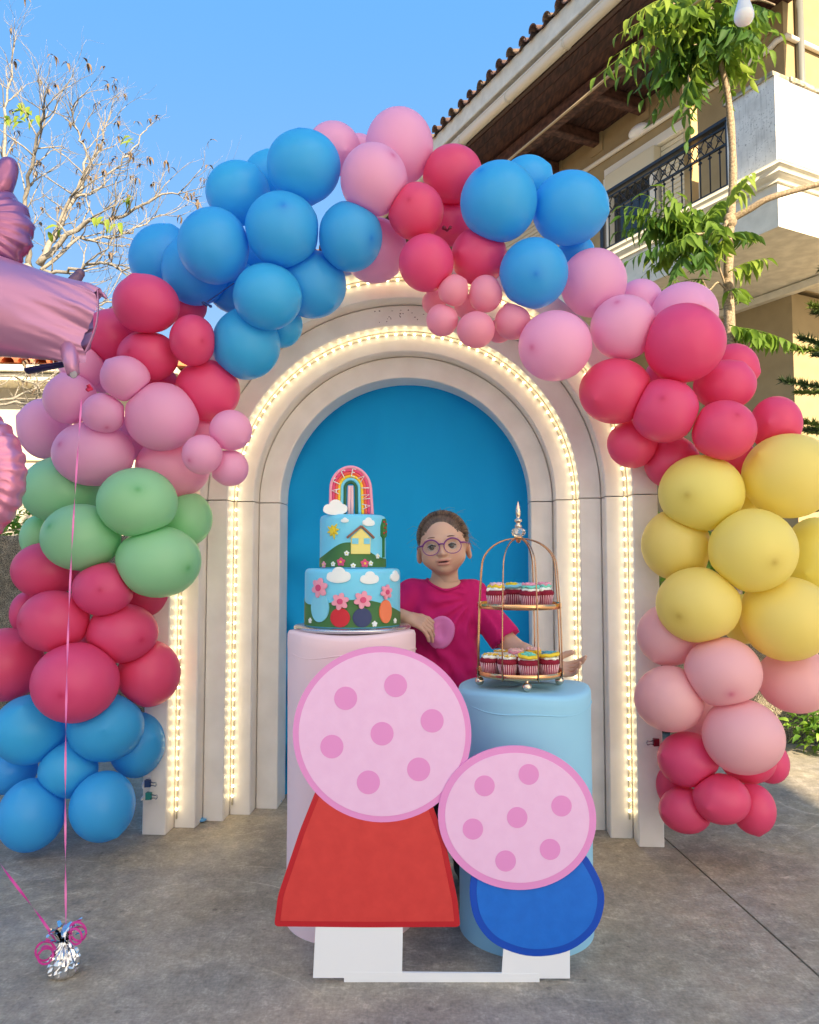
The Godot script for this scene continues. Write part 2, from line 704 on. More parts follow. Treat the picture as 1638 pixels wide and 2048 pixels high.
# ---------------------------------------------------------------- balloons
const BALLOONS := [
	["B", 608, 334, 74, 76, 2.60, 603, 270, "large blue balloon at the peak of the blue shoulder, its tip facing up"],
	["B", 477, 386, 65, 66, 2.75, 0, 0, "blue balloon half hidden behind the peak blue one, edged by open sky"],
	["B", 538, 350, 50, 50, 2.89, 0, 0, "blue balloon mostly hidden between two larger blue ones at the shoulder's skyline"],
	["B", 565, 461, 75, 78, 2.60, 578, 441, "round blue balloon in the middle of the shoulder with a dark tip at its centre"],
	["B", 428, 493, 72, 78, 2.61, 394, 444, "blue balloon overlapping the sky-side blue ball, dark tip on its upper face"],
	["B", 700, 473, 64, 72, 2.62, 745, 495, "blue balloon tucked under the pale pink crown, tip towards its lower edge"],
	["B", 328, 520, 70, 73, 2.91, 0, 0, "outermost blue balloon of the shoulder, reaching towards the bare tree"],
	["B", 392, 540, 70, 72, 2.78, 0, 0, "blue balloon wedged above the dark knotted tie in the blue shoulder"],
	["B", 536, 594, 69, 68, 2.61, 0, 0, "blue balloon hanging over the lowest two blues of the shoulder"],
	["B", 625, 570, 69, 69, 2.73, 0, 0, "blue balloon touching the outer string of lights on the arch"],
	["B", 492, 688, 69, 72, 2.73, 0, 0, "lowest pale-lit blue balloon of the shoulder, beside the rose quartet"],
	["B", 562, 650, 43, 46, 2.82, 0, 0, "small sliver of blue balloon lying against the arch under the shoulder"],
	["L", 798, 295, 68, 80, 2.71, 0, 0, "tallest pale pink balloon, topping the whole garland against the sky"],
	["L", 747, 361, 67, 75, 2.58, 787, 332, "round pale pink balloon under the tallest one with a rosy tip"],
	["L", 668, 298, 54, 56, 2.77, 0, 0, "pale pink balloon behind the peak blue one at the garland's skyline"],
	["L", 717, 300, 34, 34, 2.87, 0, 0, "barely visible pale pink balloon between two others at the skyline"],
	["L", 748, 500, 66, 67, 2.78, 0, 0, "pale pink balloon under the crown with light behind its lower rim"],
	["H", 905, 350, 60, 61, 2.70, 0, 0, "rose balloon beside the tallest pale pink one, below the roof tiles"],
	["H", 832, 424, 56, 59, 2.60, 818, 424, "round rose balloon beside the dark ties with a darker tip"],
	["H", 853, 527, 55, 59, 2.57, 0, 0, "dark rose balloon hanging over the outer string of lights at the arch top"],
	["H", 957, 512, 56, 60, 2.66, 0, 0, "rose balloon squeezed behind the big blue one with the dark tip"],
	["H", 902, 446, 46, 48, 2.80, 0, 0, "rose balloon deep inside the cluster where the dark ties meet"],
	["S", 907, 581, 31, 33, 2.56, 0, 0, "small pink balloon, upper one nearest the dark rose balloon"],
	["S", 971, 588, 34, 38, 2.57, 0, 0, "small pink balloon touching the low blue balloon with the dark tip"],
	["S", 885, 640, 32, 33, 2.59, 0, 0, "small pink balloon at the end of the mini cluster over the arch"],
	["S", 952, 660, 38, 37, 2.55, 0, 0, "lowest small pink balloon of the mini cluster over the arch"],
	["S", 1025, 643, 36, 37, 2.59, 0, 0, "small pink balloon next to the large pale pink one with a tip"],
	["S", 868, 605, 24, 26, 2.76, 0, 0, "tiny peach-lit balloon peeping out behind the mini cluster"],
	["S", 937, 614, 28, 26, 2.75, 0, 0, "peach-lit balloon in the centre gap of the mini cluster"],
	["S", 998, 662, 26, 24, 2.72, 0, 0, "sliver of pink balloon below the gap in the mini cluster"],
	["B", 998, 405, 77, 83, 2.55, 957, 363, "big blue balloon before the dark eaves, dark tip high on its face"],
	["B", 1055, 362, 52, 53, 2.75, 0, 0, "blue balloon half hidden behind the two big ones below the eaves"],
	["B", 1141, 417, 77, 76, 2.60, 0, 0, "big bright blue balloon before the balcony railing"],
	["B", 1067, 547, 69, 72, 2.54, 1062, 572, "lower blue balloon with a broad dark tip facing out"],
	["B", 1152, 505, 37, 36, 2.75, 0, 0, "piece of blue balloon showing under the bright blue one by the railing"],
	["L", 1187, 567, 67, 70, 2.66, 0, 0, "pale pink balloon beside the lower blue one, before the balcony leaves"],
	["L", 1111, 692, 74, 71, 2.53, 1056, 707, "large pale pink balloon hanging inside the arch, tip at its edge"],
	["L", 1247, 656, 67, 66, 2.57, 1222, 618, "pale pink balloon between the hanging one and the big rose one"],
	["L", 1280, 606, 47, 48, 2.76, 0, 0, "pale pink balloon deep between two others under the hanging leaves"],
	["L", 1369, 628, 69, 65, 2.66, 0, 0, "pale pink balloon behind the big rose one, beside the thin tree trunk"],
	["H", 1368, 687, 83, 80, 2.50, 1395, 630, "biggest rose balloon, pale tip near its top, beside the thin tree trunk"],
	["H", 1468, 738, 51, 51, 2.76, 0, 0, "rose balloon behind its neighbour, edged by the cream house wall"],
	["H", 1450, 770, 64, 51, 2.63, 0, 0, "rose balloon between the biggest rose one and the tan wall"],
	["H", 1230, 783, 74, 66, 2.58, 0, 0, "dark rose balloon reaching over the arch's outer ring by the lights"],
	["H", 1329, 822, 69, 65, 2.53, 1306, 809, "round rose balloon centred in its cluster with a dark tip"],
	["H", 1447, 862, 66, 61, 2.49, 1452, 840, "rose balloon resting on the upper yellow ones, dark tip at centre"],
	["H", 1551, 848, 54, 56, 2.62, 0, 0, "rose balloon outermost of its cluster, next to the conifer"],
	["H", 1265, 888, 51, 48, 2.67, 0, 0, "rose balloon lying against the arch above its joint"],
	["H", 1345, 925, 57, 53, 2.69, 0, 0, "rose balloon squeezed between the arch edge and the first yellow one"],
	["H", 1470, 922, 46, 44, 2.75, 0, 0, "rose balloon glowing in the gap between two yellow ones"],
	["Y", 1403, 986, 87, 77, 2.57, 1350, 995, "upper inner yellow balloon, next to the arch edge"],
	["Y", 1577, 951, 98, 85, 2.54, 0, 0, "largest yellow balloon at the top outer corner of its group"],
	["Y", 1504, 1100, 91, 84, 2.48, 1512, 1124, "front yellow balloon of the group with a dark tip"],
	["Y", 1352, 1090, 70, 72, 2.65, 0, 0, "yellow balloon behind the others, leaning on the arch column"],
	["Y", 1397, 1209, 86, 76, 2.53, 1337, 1228, "lower inner yellow balloon with a small dark tip beside the column"],
	["Y", 1572, 1236, 97, 85, 2.52, 1630, 1283, "lower outer yellow balloon overlapping the pale pink group"],
	["Y", 1632, 1115, 70, 80, 2.66, 0, 0, "yellow balloon cut by the picture edge behind the front one"],
	["P", 1337, 1271, 65, 62, 2.66, 0, 0, "pale pink balloon under the lower inner yellow one, against the column"],
	["P", 1445, 1343, 79, 71, 2.51, 1436, 1378, "pale pink balloon below the two lower yellow ones, dark tip facing out"],
	["P", 1339, 1398, 71, 67, 2.58, 0, 0, "pale pink balloon bulging over the white column's side"],
	["P", 1485, 1472, 84, 77, 2.49, 1514, 1534, "lowest pale pink balloon above the rose base, tip at its underside"],
	["P", 1592, 1360, 80, 66, 2.63, 0, 0, "pale pink balloon outermost, before the sunlit rough wall"],
	["H", 1375, 1519, 62, 57, 2.60, 0, 0, "rose balloon at the foot of the column, touching its side"],
	["H", 1441, 1598, 60, 52, 2.52, 0, 0, "rose balloon in the middle of the base between two floor ones"],
	["H", 1370, 1620, 54, 48, 2.59, 0, 0, "rose balloon on the floor beside the white column"],
	["H", 1506, 1618, 47, 52, 2.57, 0, 0, "rose balloon on the floor on the sunlit side of the base"],
	["H", 1496, 1518, 58, 50, 2.66, 0, 0, "rose balloon mostly covered by the lowest pale pink one"],
	["H", 1540, 1524, 40, 44, 2.74, 0, 0, "rose balloon behind the base, edged by sunlit ground"],
	["H", 1342, 1572, 30, 42, 2.73, 0, 0, "sliver of rose balloon in the gap next to the column foot"],
	["H", 292, 608, 68, 60, 2.64, 0, 0, "rose balloon under the blue shoulder, largest of its group by the foil one"],
	["H", 222, 672, 58, 54, 2.81, 0, 0, "rose balloon behind its group, nearest the foil balloon's crimped end"],
	["H", 297, 713, 62, 51, 2.72, 275, 715, "rose balloon in the middle of its group beside the blue shoulder"],
	["H", 385, 681, 47, 52, 2.65, 415, 692, "smaller rose balloon touching the lowest blue of the shoulder"],
	["H", 416, 782, 66, 62, 2.77, 0, 0, "rose balloon lying on the arch's outer ring below the shoulder"],
	["H", 372, 612, 42, 40, 2.90, 0, 0, "dark rose balloon deep under the knotted tie of the shoulder"],
	["L", 163, 733, 46, 48, 2.78, 0, 0, "pale pink balloon behind the foil balloon's drooping tab"],
	["L", 207, 745, 42, 42, 2.89, 0, 0, "pale pink balloon hidden behind the red knots"],
	["L", 250, 757, 51, 46, 2.63, 0, 0, "pale pink balloon just above the red knots"],
	["L", 141, 798, 56, 51, 2.71, 0, 0, "pale pink balloon beside the red knots, towards the foil balloon"],
	["L", 207, 826, 45, 41, 2.64, 223, 859, "small pale pink balloon under the red knots with a dark tip"],
	["L", 323, 833, 76, 69, 2.69, 0, 0, "largest pale pink balloon of its group, below the rose ones"],
	["L", 188, 908, 84, 65, 2.73, 143, 897, "wide pale pink balloon crossed by the ribbon, above the green group"],
	["L", 89, 857, 56, 61, 2.90, 0, 0, "pale pink balloon outermost, before the house wall and bare twigs"],
	["L", 345, 935, 76, 61, 2.85, 0, 0, "pale pink balloon shaded behind the small trio at the arch column"],
	["L", 462, 861, 43, 41, 2.67, 0, 0, "small pink balloon, upper one of the trio on the arch lights"],
	["L", 405, 909, 41, 40, 2.62, 387, 925, "small pink balloon with a red tip in the trio by the arch"],
	["L", 460, 936, 37, 37, 2.71, 0, 0, "small pink balloon, lowest of the trio, touching the lights"],
	["L", 412, 860, 28, 30, 2.84, 0, 0, "glimpse of pink balloon behind the small trio"],
	["G", 275, 1006, 82, 70, 2.63, 300, 985, "green balloon at the top front of the green group"],
	["G", 122, 980, 82, 67, 2.83, 0, 0, "green balloon behind the ribbon, under the wide pale pink one"],
	["G", 163, 1075, 82, 67, 2.67, 122, 1055, "front green balloon crossed by the ribbon with a dark tip"],
	["G", 316, 1123, 87, 72, 2.68, 390, 1135, "lowest and widest green balloon, next to the arch column"],
	["G", 375, 1038, 50, 55, 2.85, 0, 0, "green balloon behind the group, against the arch column"],
	["G", 78, 1075, 40, 45, 2.91, 0, 0, "small part of a green balloon before the rough stone wall"],
	["H", 92, 1140, 70, 56, 2.79, 0, 0, "rose balloon below the greens, next to the stone wall"],
	["H", 207, 1178, 63, 54, 2.66, 223, 1177, "rose balloon right under the front green one beside the ribbon"],
	["H", 109, 1242, 74, 62, 2.67, 62, 1242, "rose balloon with a dark tip, above the biggest rose one"],
	["H", 243, 1266, 74, 60, 2.73, 300, 1275, "rose balloon between the ribbon and the lit column"],
	["H", 290, 1188, 47, 46, 2.89, 0, 0, "rose balloon half hidden under the widest green one"],
	["H", 52, 1225, 34, 42, 2.93, 0, 0, "rim of a rose balloon before the stone wall"],
	["H", 12, 1328, 80, 74, 2.80, 0, 0, "rose balloon cut by the picture edge above the floor blues"],
	["H", 152, 1364, 90, 81, 2.62, 160, 1376, "biggest rose balloon, resting on the floor blues behind the ribbon"],
	["H", 298, 1346, 64, 67, 2.81, 0, 0, "rose balloon beside the outer column foot, above the blues"],
	["B", 60, 1458, 77, 71, 2.73, 0, 0, "blue balloon under the biggest rose one, towards the picture edge"],
	["B", 212, 1455, 78, 69, 2.72, 0, 0, "blue balloon under the biggest rose one, towards the arch"],
	["B", 137, 1539, 61, 58, 2.72, 150, 1575, "small blue balloon in the middle of the blue floor group behind the ribbon"],
	["B", 275, 1489, 57, 66, 2.86, 0, 0, "blue balloon at the rear of the floor group, beside the binder clips"],
	["B", 63, 1628, 70, 75, 2.68, 0, 0, "blue balloon lying on the floor nearest the picture edge"],
	["B", 206, 1613, 67, 72, 2.67, 0, 0, "blue balloon lying on the floor between the ribbon and the arch"],
	["B", 20, 1540, 56, 50, 2.88, 0, 0, "blue balloon partly hidden at the picture edge of the floor group"],
	["L", 262, 876, 44, 44, 2.92, 0, 0, "pale pink balloon deep in the gap beside the wide ribbon-crossed one"],
	["H", 318, 772, 42, 40, 2.91, 0, 0, "rose balloon hidden between the rose group and the largest pale pink one"],
	["B", 470, 575, 56, 54, 2.89, 0, 0, "blue balloon deep inside the shoulder behind the tie line"],
	["B", 506, 512, 46, 46, 2.94, 0, 0, "blue balloon in the dark gap between three blues of the shoulder"],
	["Y", 1488, 1238, 50, 50, 2.77, 0, 0, "yellow balloon deep in the gap above the pale pink group"],
	["P", 1405, 1446, 52, 52, 2.78, 0, 0, "pale pink balloon deep inside its group, above the rose base"],
	["Y", 1480, 1010, 46, 50, 2.77, 0, 0, "yellow balloon deep in the gap at the top of its group"],
	["G", 150, 1060, 60, 50, 2.98, 0, 0, "green balloon deep inside its group behind the front one"],
	["B", 150, 1480, 56, 50, 2.95, 0, 0, "blue balloon deep in the gap under the biggest rose one"],
	["H", 190, 1280, 50, 44, 2.96, 0, 0, "rose balloon deep in the gap behind the ribbon below the greens"],
	["H", 1330, 760, 44, 44, 2.81, 0, 0, "rose balloon deep behind the biggest rose one"],
]

func make_balloons() -> void:
	var hue := {"B": Color8(74, 196, 250), "L": Color8(255, 190, 226), "H": Color8(247, 94, 144), "S": Color8(252, 172, 198), "P": Color8(254, 202, 208), "Y": Color8(254, 240, 138), "G": Color8(174, 234, 184)}
	var many := {"B": "blue balloons of the garland", "L": "pale pink balloons of the garland", "H": "rose balloons of the garland", "S": "mini pink balloons over the arch", "P": "pale pink balloons of the garland", "Y": "yellow balloons of the garland", "G": "green balloons of the garland"}
	var info := []
	for b in BALLOONS:
		var p := at(b[1], b[2], b[5])
		var s := per_px(b[2], b[5])
		var tx := absf(b[1] - 819.0) / LENS
		var ty := absf(b[2] - 1024.0) / LENS
		var rz: float = (b[3] + b[4]) * 0.5 * s * 0.96
		var rx: float = sqrt(maxf(pow(b[3] * s, 2) - pow(rz * tx, 2) * 0.9, 1e-5))
		var ry: float = sqrt(maxf(pow(b[4] * s, 2) - pow(rz * ty, 2) * 0.9, 1e-5))
		info.append({"p": p, "r": Vector3(rx, ry, rz), "m": (rx + ry + rz) / 3.0})
	for i in BALLOONS.size():
		var b: Array = BALLOONS[i]
		var p: Vector3 = info[i].p
		var r: Vector3 = info[i].r
		# the dark tip of the latex: where the photo shows it, else somewhere on the far side
		var pole: Vector3
		if b[6] > 0:
			var o := Vector2((b[6] - b[1]) / float(b[3]), -(b[7] - b[2]) / float(b[4]))
			o = o.limit_length(0.93)
			pole = Vector3(o.x, o.y, sqrt(1.0 - o.length_squared()))
		else:
			pole = Vector3(rng.randf_range(-1, 1), rng.randf_range(-1, 1), rng.randf_range(-0.9, -0.1)).normalized()
		var bs := frame_of(pole)
		var col: Color = hue[b[0]]
		col.h = fposmod(col.h + rng.randf_range(-0.006, 0.006), 1.0)
		col = col.srgb_to_linear()
		var k3: Array = {"B": [0.3, 0.6, 0.9], "Y": [0.72, 0.64, 0.45], "G": [0.45, 0.72, 0.5]}.get(b[0], [0.82, 0.42, 0.58])
		var deep := Color(col.r * k3[0], col.g * k3[1], col.b * k3[2])
		var st := begin()
		st.set_smooth_group(0)
		var near := []
		for j in info.size():
			if j == i:
				continue
			var d: Vector3 = info[j].p - p
			var l := d.length()
			if l < (info[i].m + info[j].m) * 1.15:
				var t: float = (l * l + pow(info[i].m, 2) - pow(info[j].m, 2)) / (2.0 * l)
				near.append([d / l, maxf(t, info[i].m * 0.35)])
		var rows := []
		var tints := []
		var lat := 26
		var lon := 36
		for u in lat + 1:
			var a := PI * u / lat
			var row := PackedVector3Array()
			var y := -cos(a)
			var w := maxf(sin(a), 0.002)
			w *= 1.0 + 0.035 * y
			# a faint nipple at the tip, a short neck at the other end
			var yy := y + (0.012 * exp(-pow(a - PI, 2) / 0.004)) - 0.07 * exp(-pow(a / 0.17, 2))
			for k in lon:
				var f := -TAU * k / lon
				var v := bs * Vector3(w * cos(f), yy, w * sin(f)) * r
				for q in near:
					var s: float = v.dot(q[0]) - (q[1] - 0.0006)
					var soft := 0.010
					var back := s if s > soft else (pow(s + soft, 2) / (4.0 * soft) if s > -soft else 0.0)
					if back > 0.0:
						v -= q[0] * minf(back, info[i].m * 0.8)
				row.append(v)
			rows.append(row)
			var g := exp(-pow((PI - a) / 0.20, 2)) * 0.5 + exp(-pow((PI - a) / 0.055, 2)) * 0.5
			tints.append(col.lerp(deep, clampf(g, 0, 1)))
		for u in lat:
			for k in lon:
				var k2 := (k + 1) % lon
				var q := [rows[u][k], rows[u][k2], rows[u + 1][k2], rows[u + 1][k]]
				for t in [0, 2, 1, 0, 3, 2]:
					st.set_color(tints[u] if t < 2 else tints[u + 1])
					st.add_vertex(q[t])
		var o := obj("balloon", st, M.latex)
		o.position = p
		tag(o, b[8], "balloon", many[b[0]])
	# knotted tails where the clusters are tied
	for k in [[185, 779, 2.45, "L", "two rose knots of balloons tied at the centre of the pale pink cluster"], [413, 608, 2.58, "T", "dark blue balloon knots tied at the bottom of the blue shoulder"], [894, 462, 2.55, "D", "dark rose balloon knots tied in the middle of the rose crown"]]:
		var o := thing("balloon_knot", k[4], "balloon knot", at(k[0], k[1], k[2]), 0.0, "tied balloon knots")
		for n in 4:
			var st := begin()
			var d := Vector3(rng.randf_range(-1, 1), rng.randf_range(-0.6, 1), rng.randf_range(0, 0.8)).normalized()
			tube(st, [Vector3.ZERO, d * 0.008, d * 0.016 + Vector3(0, -0.002, 0), d * 0.02], [0.003, 0.0035, 0.0055, 0.0048], 8)
			obj("neck", st, {"L": M.knot_pink, "T": M.knot_blue, "D": M.knot_dark}[k[3]], o)
	var st := begin()
	tube(st, curve([at(414, 604, 2.6), at(440, 586, 2.57), at(468, 566, 2.56)], 5), 0.0016, 6)
	tag(obj("balloon_line", st, M.knot_blue), "thin dark tie line between the blue shoulder's balloons", "string")

# ---------------------------------------------------------------- ground
func make_ground() -> void:
	var st := begin()
	quad(st, Vector3(-120, -0.06, 40), Vector3(120, -0.06, 40), Vector3(120, -0.06, -160), Vector3(-120, -0.06, -160))
	struct(obj("ground", st, M.earth))
	# two concrete slabs with the joint between them
	var a := on_ground(1338, 1684)
	var b := on_ground(1638, 1952)
	var dir := Vector2(b.x - a.x, b.z - a.z).normalized()
	var nor := Vector2(-dir.y, dir.x)
	var p0 := Vector2(a.x, a.z)
	var all := PackedVector2Array([Vector2(-9, -7.0), Vector2(9, -7.0), Vector2(9, 8.9), Vector2(-9, 8.9)])
	for s in [1, -1]:
		var half := PackedVector2Array([p0 - dir * 40 + nor * s * 0.0035, p0 + dir * 40 + nor * s * 0.0035, p0 + dir * 40 + nor * s * 60, p0 - dir * 40 + nor * s * 60])
		for poly in Geometry2D.intersect_polygons(all, half):
			st = begin()
			slab(st, poly, 0.0, 0.05, func(x, y, z): return Vector3(x, -z, y))
			struct(obj("concrete_paving", st, M.concrete))

# ---------------------------------------------------------------- plinths, cake, stand
const CAKE_AT := Vector3(-0.1645, 0.802, -2.255)
const STAND_AT := Vector3(0.304, 0.655, -2.165)

func plinth(c: Vector3, r: float, h: float, m: Material, label: String, sd: float) -> Node3D:
	var o := thing("display_plinth", label, "plinth", c)
	var st := begin()
	st.set_smooth_group(0)
	var rows := []
	var prof := [[r * 1.005, 0.0], [r * 1.01, 0.012], [r, 0.05], [r, h * 0.2], [r, h * 0.4], [r, h * 0.6], [r * 1.0, h * 0.75], [r * 1.002, h * 0.85], [r * 1.004, h * 0.91], [r * 1.008, h * 0.955], [r * 1.006, h - 0.012], [r * 0.985, h - 0.002], [r * 0.9, h], [r * 0.5, h + 0.0006], [0.001, h + 0.0006]]
	for p in prof:
		var row := PackedVector3Array()
		for k in 96:
			var a := -TAU * k / 96
			var v := Vector3(p[0] * cos(a), p[1], p[0] * sin(a))
			var w := 0.0025 * noise.get_noise_3d(v.x * 60 + sd, v.y * 25, v.z * 60)
			var sag := 0.006 * sin(a * 3 + sd) * smoothstep(h * 0.9, h * 0.97, v.y) * smoothstep(h + 0.01, h * 0.985, v.y)
			row.append(v * Vector3(1 + w * 6, 1, 1 + w * 6) + Vector3(0, sag, 0))
		rows.append(row)
	skin(st, rows, true)
	obj("fabric_cover", st, m, o)
	# the hem line of the stretch cover below the rim
	st = begin()
	var hem := []
	for k in 97:
		var a := TAU * k / 96
		hem.append(Vector3(cos(a) * r * 1.007, h * 0.93 + 0.006 * sin(a * 2 + sd) + 0.004 * sin(a * 5), sin(a) * r * 1.007))
	hem.pop_back()
	tube(st, hem, 0.0018, 6, true)
	obj("hem", st, m, o)
	return o

func wrapped(r: float, z_of := 0.0) -> Callable:   # lays (distance round, height, depth) on a cylinder whose front faces the camera
	return func(x, y, z): return Vector3(sin(x / r) * (r + z), y, cos(x / r) * (r + z))

func cloud_outline(cx: float, cy: float, s: float, flip := 1.0) -> PackedVector2Array:
	var p := oval(cx, cy, s, s * 0.42, 20)
	for c in [[-0.55, 0.1, 0.42], [0.05, 0.38, 0.55], [0.6, 0.12, 0.42]]:
		var u := Geometry2D.merge_polygons(p, oval(cx + c[0] * s * flip, cy + c[1] * s, c[2] * s, c[2] * s * 0.9, 18))
		p = u[0]
	return p

func petals(cx: float, cy: float, r: float, n := 5) -> PackedVector2Array:
	var p := PackedVector2Array()
	for i in n * 8:
		var a := TAU * i / (n * 8)
		p.append(Vector2(cx, cy) + Vector2.from_angle(a + 0.3) * r * (0.62 + 0.38 * absf(cos(a * n / 2.0))))
	return p

func deco(parent: Node, called: String, poly: PackedVector2Array, r: float, m: Material, t := 0.004, base := 0.0003) -> MeshInstance3D:
	var st := begin()
	var f := wrapped(r)
	slab(st, poly, base - 0.001, base + t * 0.7, f, true, 0.006)
	# a softened upper edge
	var small := Geometry2D.offset_polygon(poly if area2(poly) > 0 else _rev(poly), -t * 0.35)
	for s in small:
		if area2(s) > 0:
			slab(st, s, base + t * 0.69, base + t, f, true, 0.006)
	return obj(called, st, m, parent)

func _rev(p: PackedVector2Array) -> PackedVector2Array:
	var q := p.duplicate()
	q.reverse()
	return q

func tier(r: float, h: float, y: float, o: Node3D, hill: Callable) -> void:
	var st := begin()
	lathe(st, [[r - 0.004, y], [r, y + 0.004], [r, y + h * 0.3], [r, y + h * 0.6], [r, y + h - 0.012], [r - 0.003, y + h - 0.004], [r - 0.010, y + h], [r * 0.5, y + h + 0.001], [0.001, y + h + 0.001]], 72)
	obj("tier", st, M.icing_blue, o)
	st = begin()
	st.set_smooth_group(0)
	var f := wrapped(r)
	var lo := PackedVector3Array()
	var mid := PackedVector3Array()
	var hi := PackedVector3Array()
	for i in 101:
		var a := -2.6 + 5.2 * i / 100.0
		lo.append(f.call(a * r, y + 0.003, 0.0012))
		mid.append(f.call(a * r, y + hill.call(a), 0.0012))
		hi.append(f.call(a * r, y + hill.call(a) + 0.001, -0.001))
	skin(st, [lo, mid, hi])
	obj("icing_hill", st, M.icing_green, o)

func make_cake() -> void:
	var o := thing("birthday_cake", "two-tier sky blue fondant cake with a rainbow on top, standing on the pink plinth", "cake", CAKE_AT)
	var st := begin()
	lathe(st, [[0.165, 0.0], [0.168, 0.003], [0.168, 0.008], [0.165, 0.011], [0.12, 0.0112]], 64)
	obj("cake_board", st, M.silver_board, o)
	var r1 := 0.1375
	var h1 := 0.162
	var y1 := 0.0115
	var r2 := 0.0955
	var h2 := 0.152
	var y2 := y1 + h1 + 0.001
	tier(r1, h1, y1, o, func(a): return 0.066 + 0.014 * sin(a * 2.4 + 0.9) - 0.010 * a)
	tier(r2, h2, y2, o, func(a): return 0.026 + 0.046 * exp(-pow((a + 0.08) / 0.72, 2)))
	# upper tier: sun, clouds, house, flowers, apple tree
	var sx := -0.052
	var sy := y2 + 0.105
	deco(o, "fondant_sun", oval(sx, sy, 0.0085, 0.0085, 20), r2, M.icing_yellow, 0.004, 0.002)
	for k in 8:
		var a := TAU * k / 8 + 0.25
		var d := Vector2.from_angle(a)
		var w := d.orthogonal() * 0.0036
		var c := Vector2(sx, sy)
		var l := 0.021 + 0.004 * sin(k * 2.3)
		deco(o, "sun_ray", PackedVector2Array([c + d * 0.008 - w, c + d * 0.014 - w * 0.9, c + d * l + w * 0.4, c + d * 0.014 + w, c + d * 0.008 + w]), r2, M.icing_yellow, 0.0035)
	deco(o, "fondant_cloud", cloud_outline(-0.016, y2 + 0.132, 0.011), r2, M.icing_white, 0.004)
	deco(o, "fondant_cloud", cloud_outline(0.052, y2 + 0.126, 0.019, -1.0), r2, M.icing_white, 0.004)
	var hx := 0.029
	var hy := y2 + 0.040
	deco(o, "fondant_house", PackedVector2Array([Vector2(hx - 0.0275, hy), Vector2(hx + 0.0275, hy), Vector2(hx + 0.0275, hy + 0.046), Vector2(hx, hy + 0.072), Vector2(hx - 0.0275, hy + 0.046)]), r2, M.icing_cream, 0.004)
	for s in [1, -1]:
		var a := Vector2(hx, hy + 0.078)
		var b := Vector2(hx + s * 0.038, hy + 0.045)
		var w := (b - a).orthogonal().normalized() * 0.0028
		deco(o, "house_roof", PackedVector2Array([a - w, b - w, b + w, a + w]), r2, M.icing_brown, 0.0045, 0.004)
		deco(o, "house_window", PackedVector2Array([Vector2(hx + s * 0.016 - 0.0085, hy + 0.028), Vector2(hx + s * 0.016 + 0.0085, hy + 0.028), Vector2(hx + s * 0.016 + 0.0085, hy + 0.044), Vector2(hx + s * 0.016 - 0.0085, hy + 0.044)]), r2, M.icing_pale, 0.0025, 0.004)
	for fl in [[-0.010, 0.042, 0.0075, 0], [-0.050, 0.012, 0.007, 0], [-0.026, 0.018, 0.0125, 1], [0.008, 0.008, 0.0075, 0], [0.040, 0.014, 0.0125, 1], [0.058, 0.014, 0.0075, 0], [-0.088, 0.010, 0.010, 2], [0.083, 0.034, 0.0075, 0]]:
		deco(o, "fondant_flower", petals(fl[0], y2 + fl[1], fl[2]), r2, [M.icing_white, M.icing_rose, M.icing_pink][fl[3]], 0.0032, 0.0012)
		deco(o, "flower_centre", oval(fl[0], y2 + fl[1], fl[2] * 0.25, fl[2] * 0.25, 10), r2, M.icing_yellow, 0.0016, 0.0043)
	deco(o, "fondant_tree", PackedVector2Array([Vector2(0.108, y2 + 0.03), Vector2(0.114, y2 + 0.03), Vector2(0.114, y2 + 0.085), Vector2(0.13, y2 + 0.09), Vector2(0.134, y2 + 0.12), Vector2(0.124, y2 + 0.142), Vector2(0.108, y2 + 0.14), Vector2(0.098, y2 + 0.12), Vector2(0.098, y2 + 0.092), Vector2(0.108, y2 + 0.085)]), r2, M.icing_leaf, 0.006)
	for p in [[0.107, 0.132], [0.112, 0.115], [0.106, 0.1], [0.121, 0.126], [0.12, 0.104]]:
		deco(o, "fondant_apple", oval(p[0], y2 + p[1], 0.003, 0.003, 10), r2, M.icing_red, 0.003, 0.006)
	# lower tier: clouds, then plain fondant ovals and flowers in the colours of the photo's figures
	deco(o, "fondant_cloud", cloud_outline(-0.030, y1 + 0.138, 0.034), r1, M.icing_white, 0.0045)
	deco(o, "fondant_cloud", cloud_outline(0.056, y1 + 0.132, 0.027), r1, M.icing_white, 0.0045)
	deco(o, "fondant_cloud", cloud_outline(0.150, y1 + 0.136, 0.024), r1, M.icing_white, 0.0045)
	for g in [[-0.088, 0.056, 0.033, 0.040, M.icing_pale, 0.110, 0.028], [-0.024, 0.030, 0.027, 0.026, M.icing_red, 0.074, 0.024], [0.036, 0.030, 0.026, 0.026, M.icing_navy, 0.078, 0.025], [0.108, 0.044, 0.023, 0.032, M.icing_orange, 0.098, 0.021]]:
		deco(o, "fondant_disc", oval(g[0], y1 + g[1], g[2], g[3], 32), r1, g[4], 0.004, 0.0012)
		deco(o, "fondant_flower", petals(g[0] + 0.001, y1 + g[5], g[6], 6), r1, M.icing_pink, 0.005, 0.0035)
		deco(o, "flower_centre", oval(g[0] + 0.001, y1 + g[5], g[6] * 0.33, g[6] * 0.33, 16), r1, M.icing_rose, 0.002, 0.0085)
	for fl in [[0.071, 0.012, 0.0085], [0.150, 0.016, 0.008], [-0.128, 0.018, 0.008]]:
		deco(o, "fondant_flower", petals(fl[0], y1 + fl[1], fl[2]), r1, M.icing_white, 0.003, 0.0012)
	# the rainbow topper with its piped letters
	var top := y2 + h2 + 0.001
	var bands := [[0.0565, M.icing_pink], [0.0480, M.icing_rose], [0.0400, M.icing_coral], [0.0320, M.icing_sun], [0.0240, M.icing_blue], [0.0155, M.icing_dark]]
	var ox := -0.0035
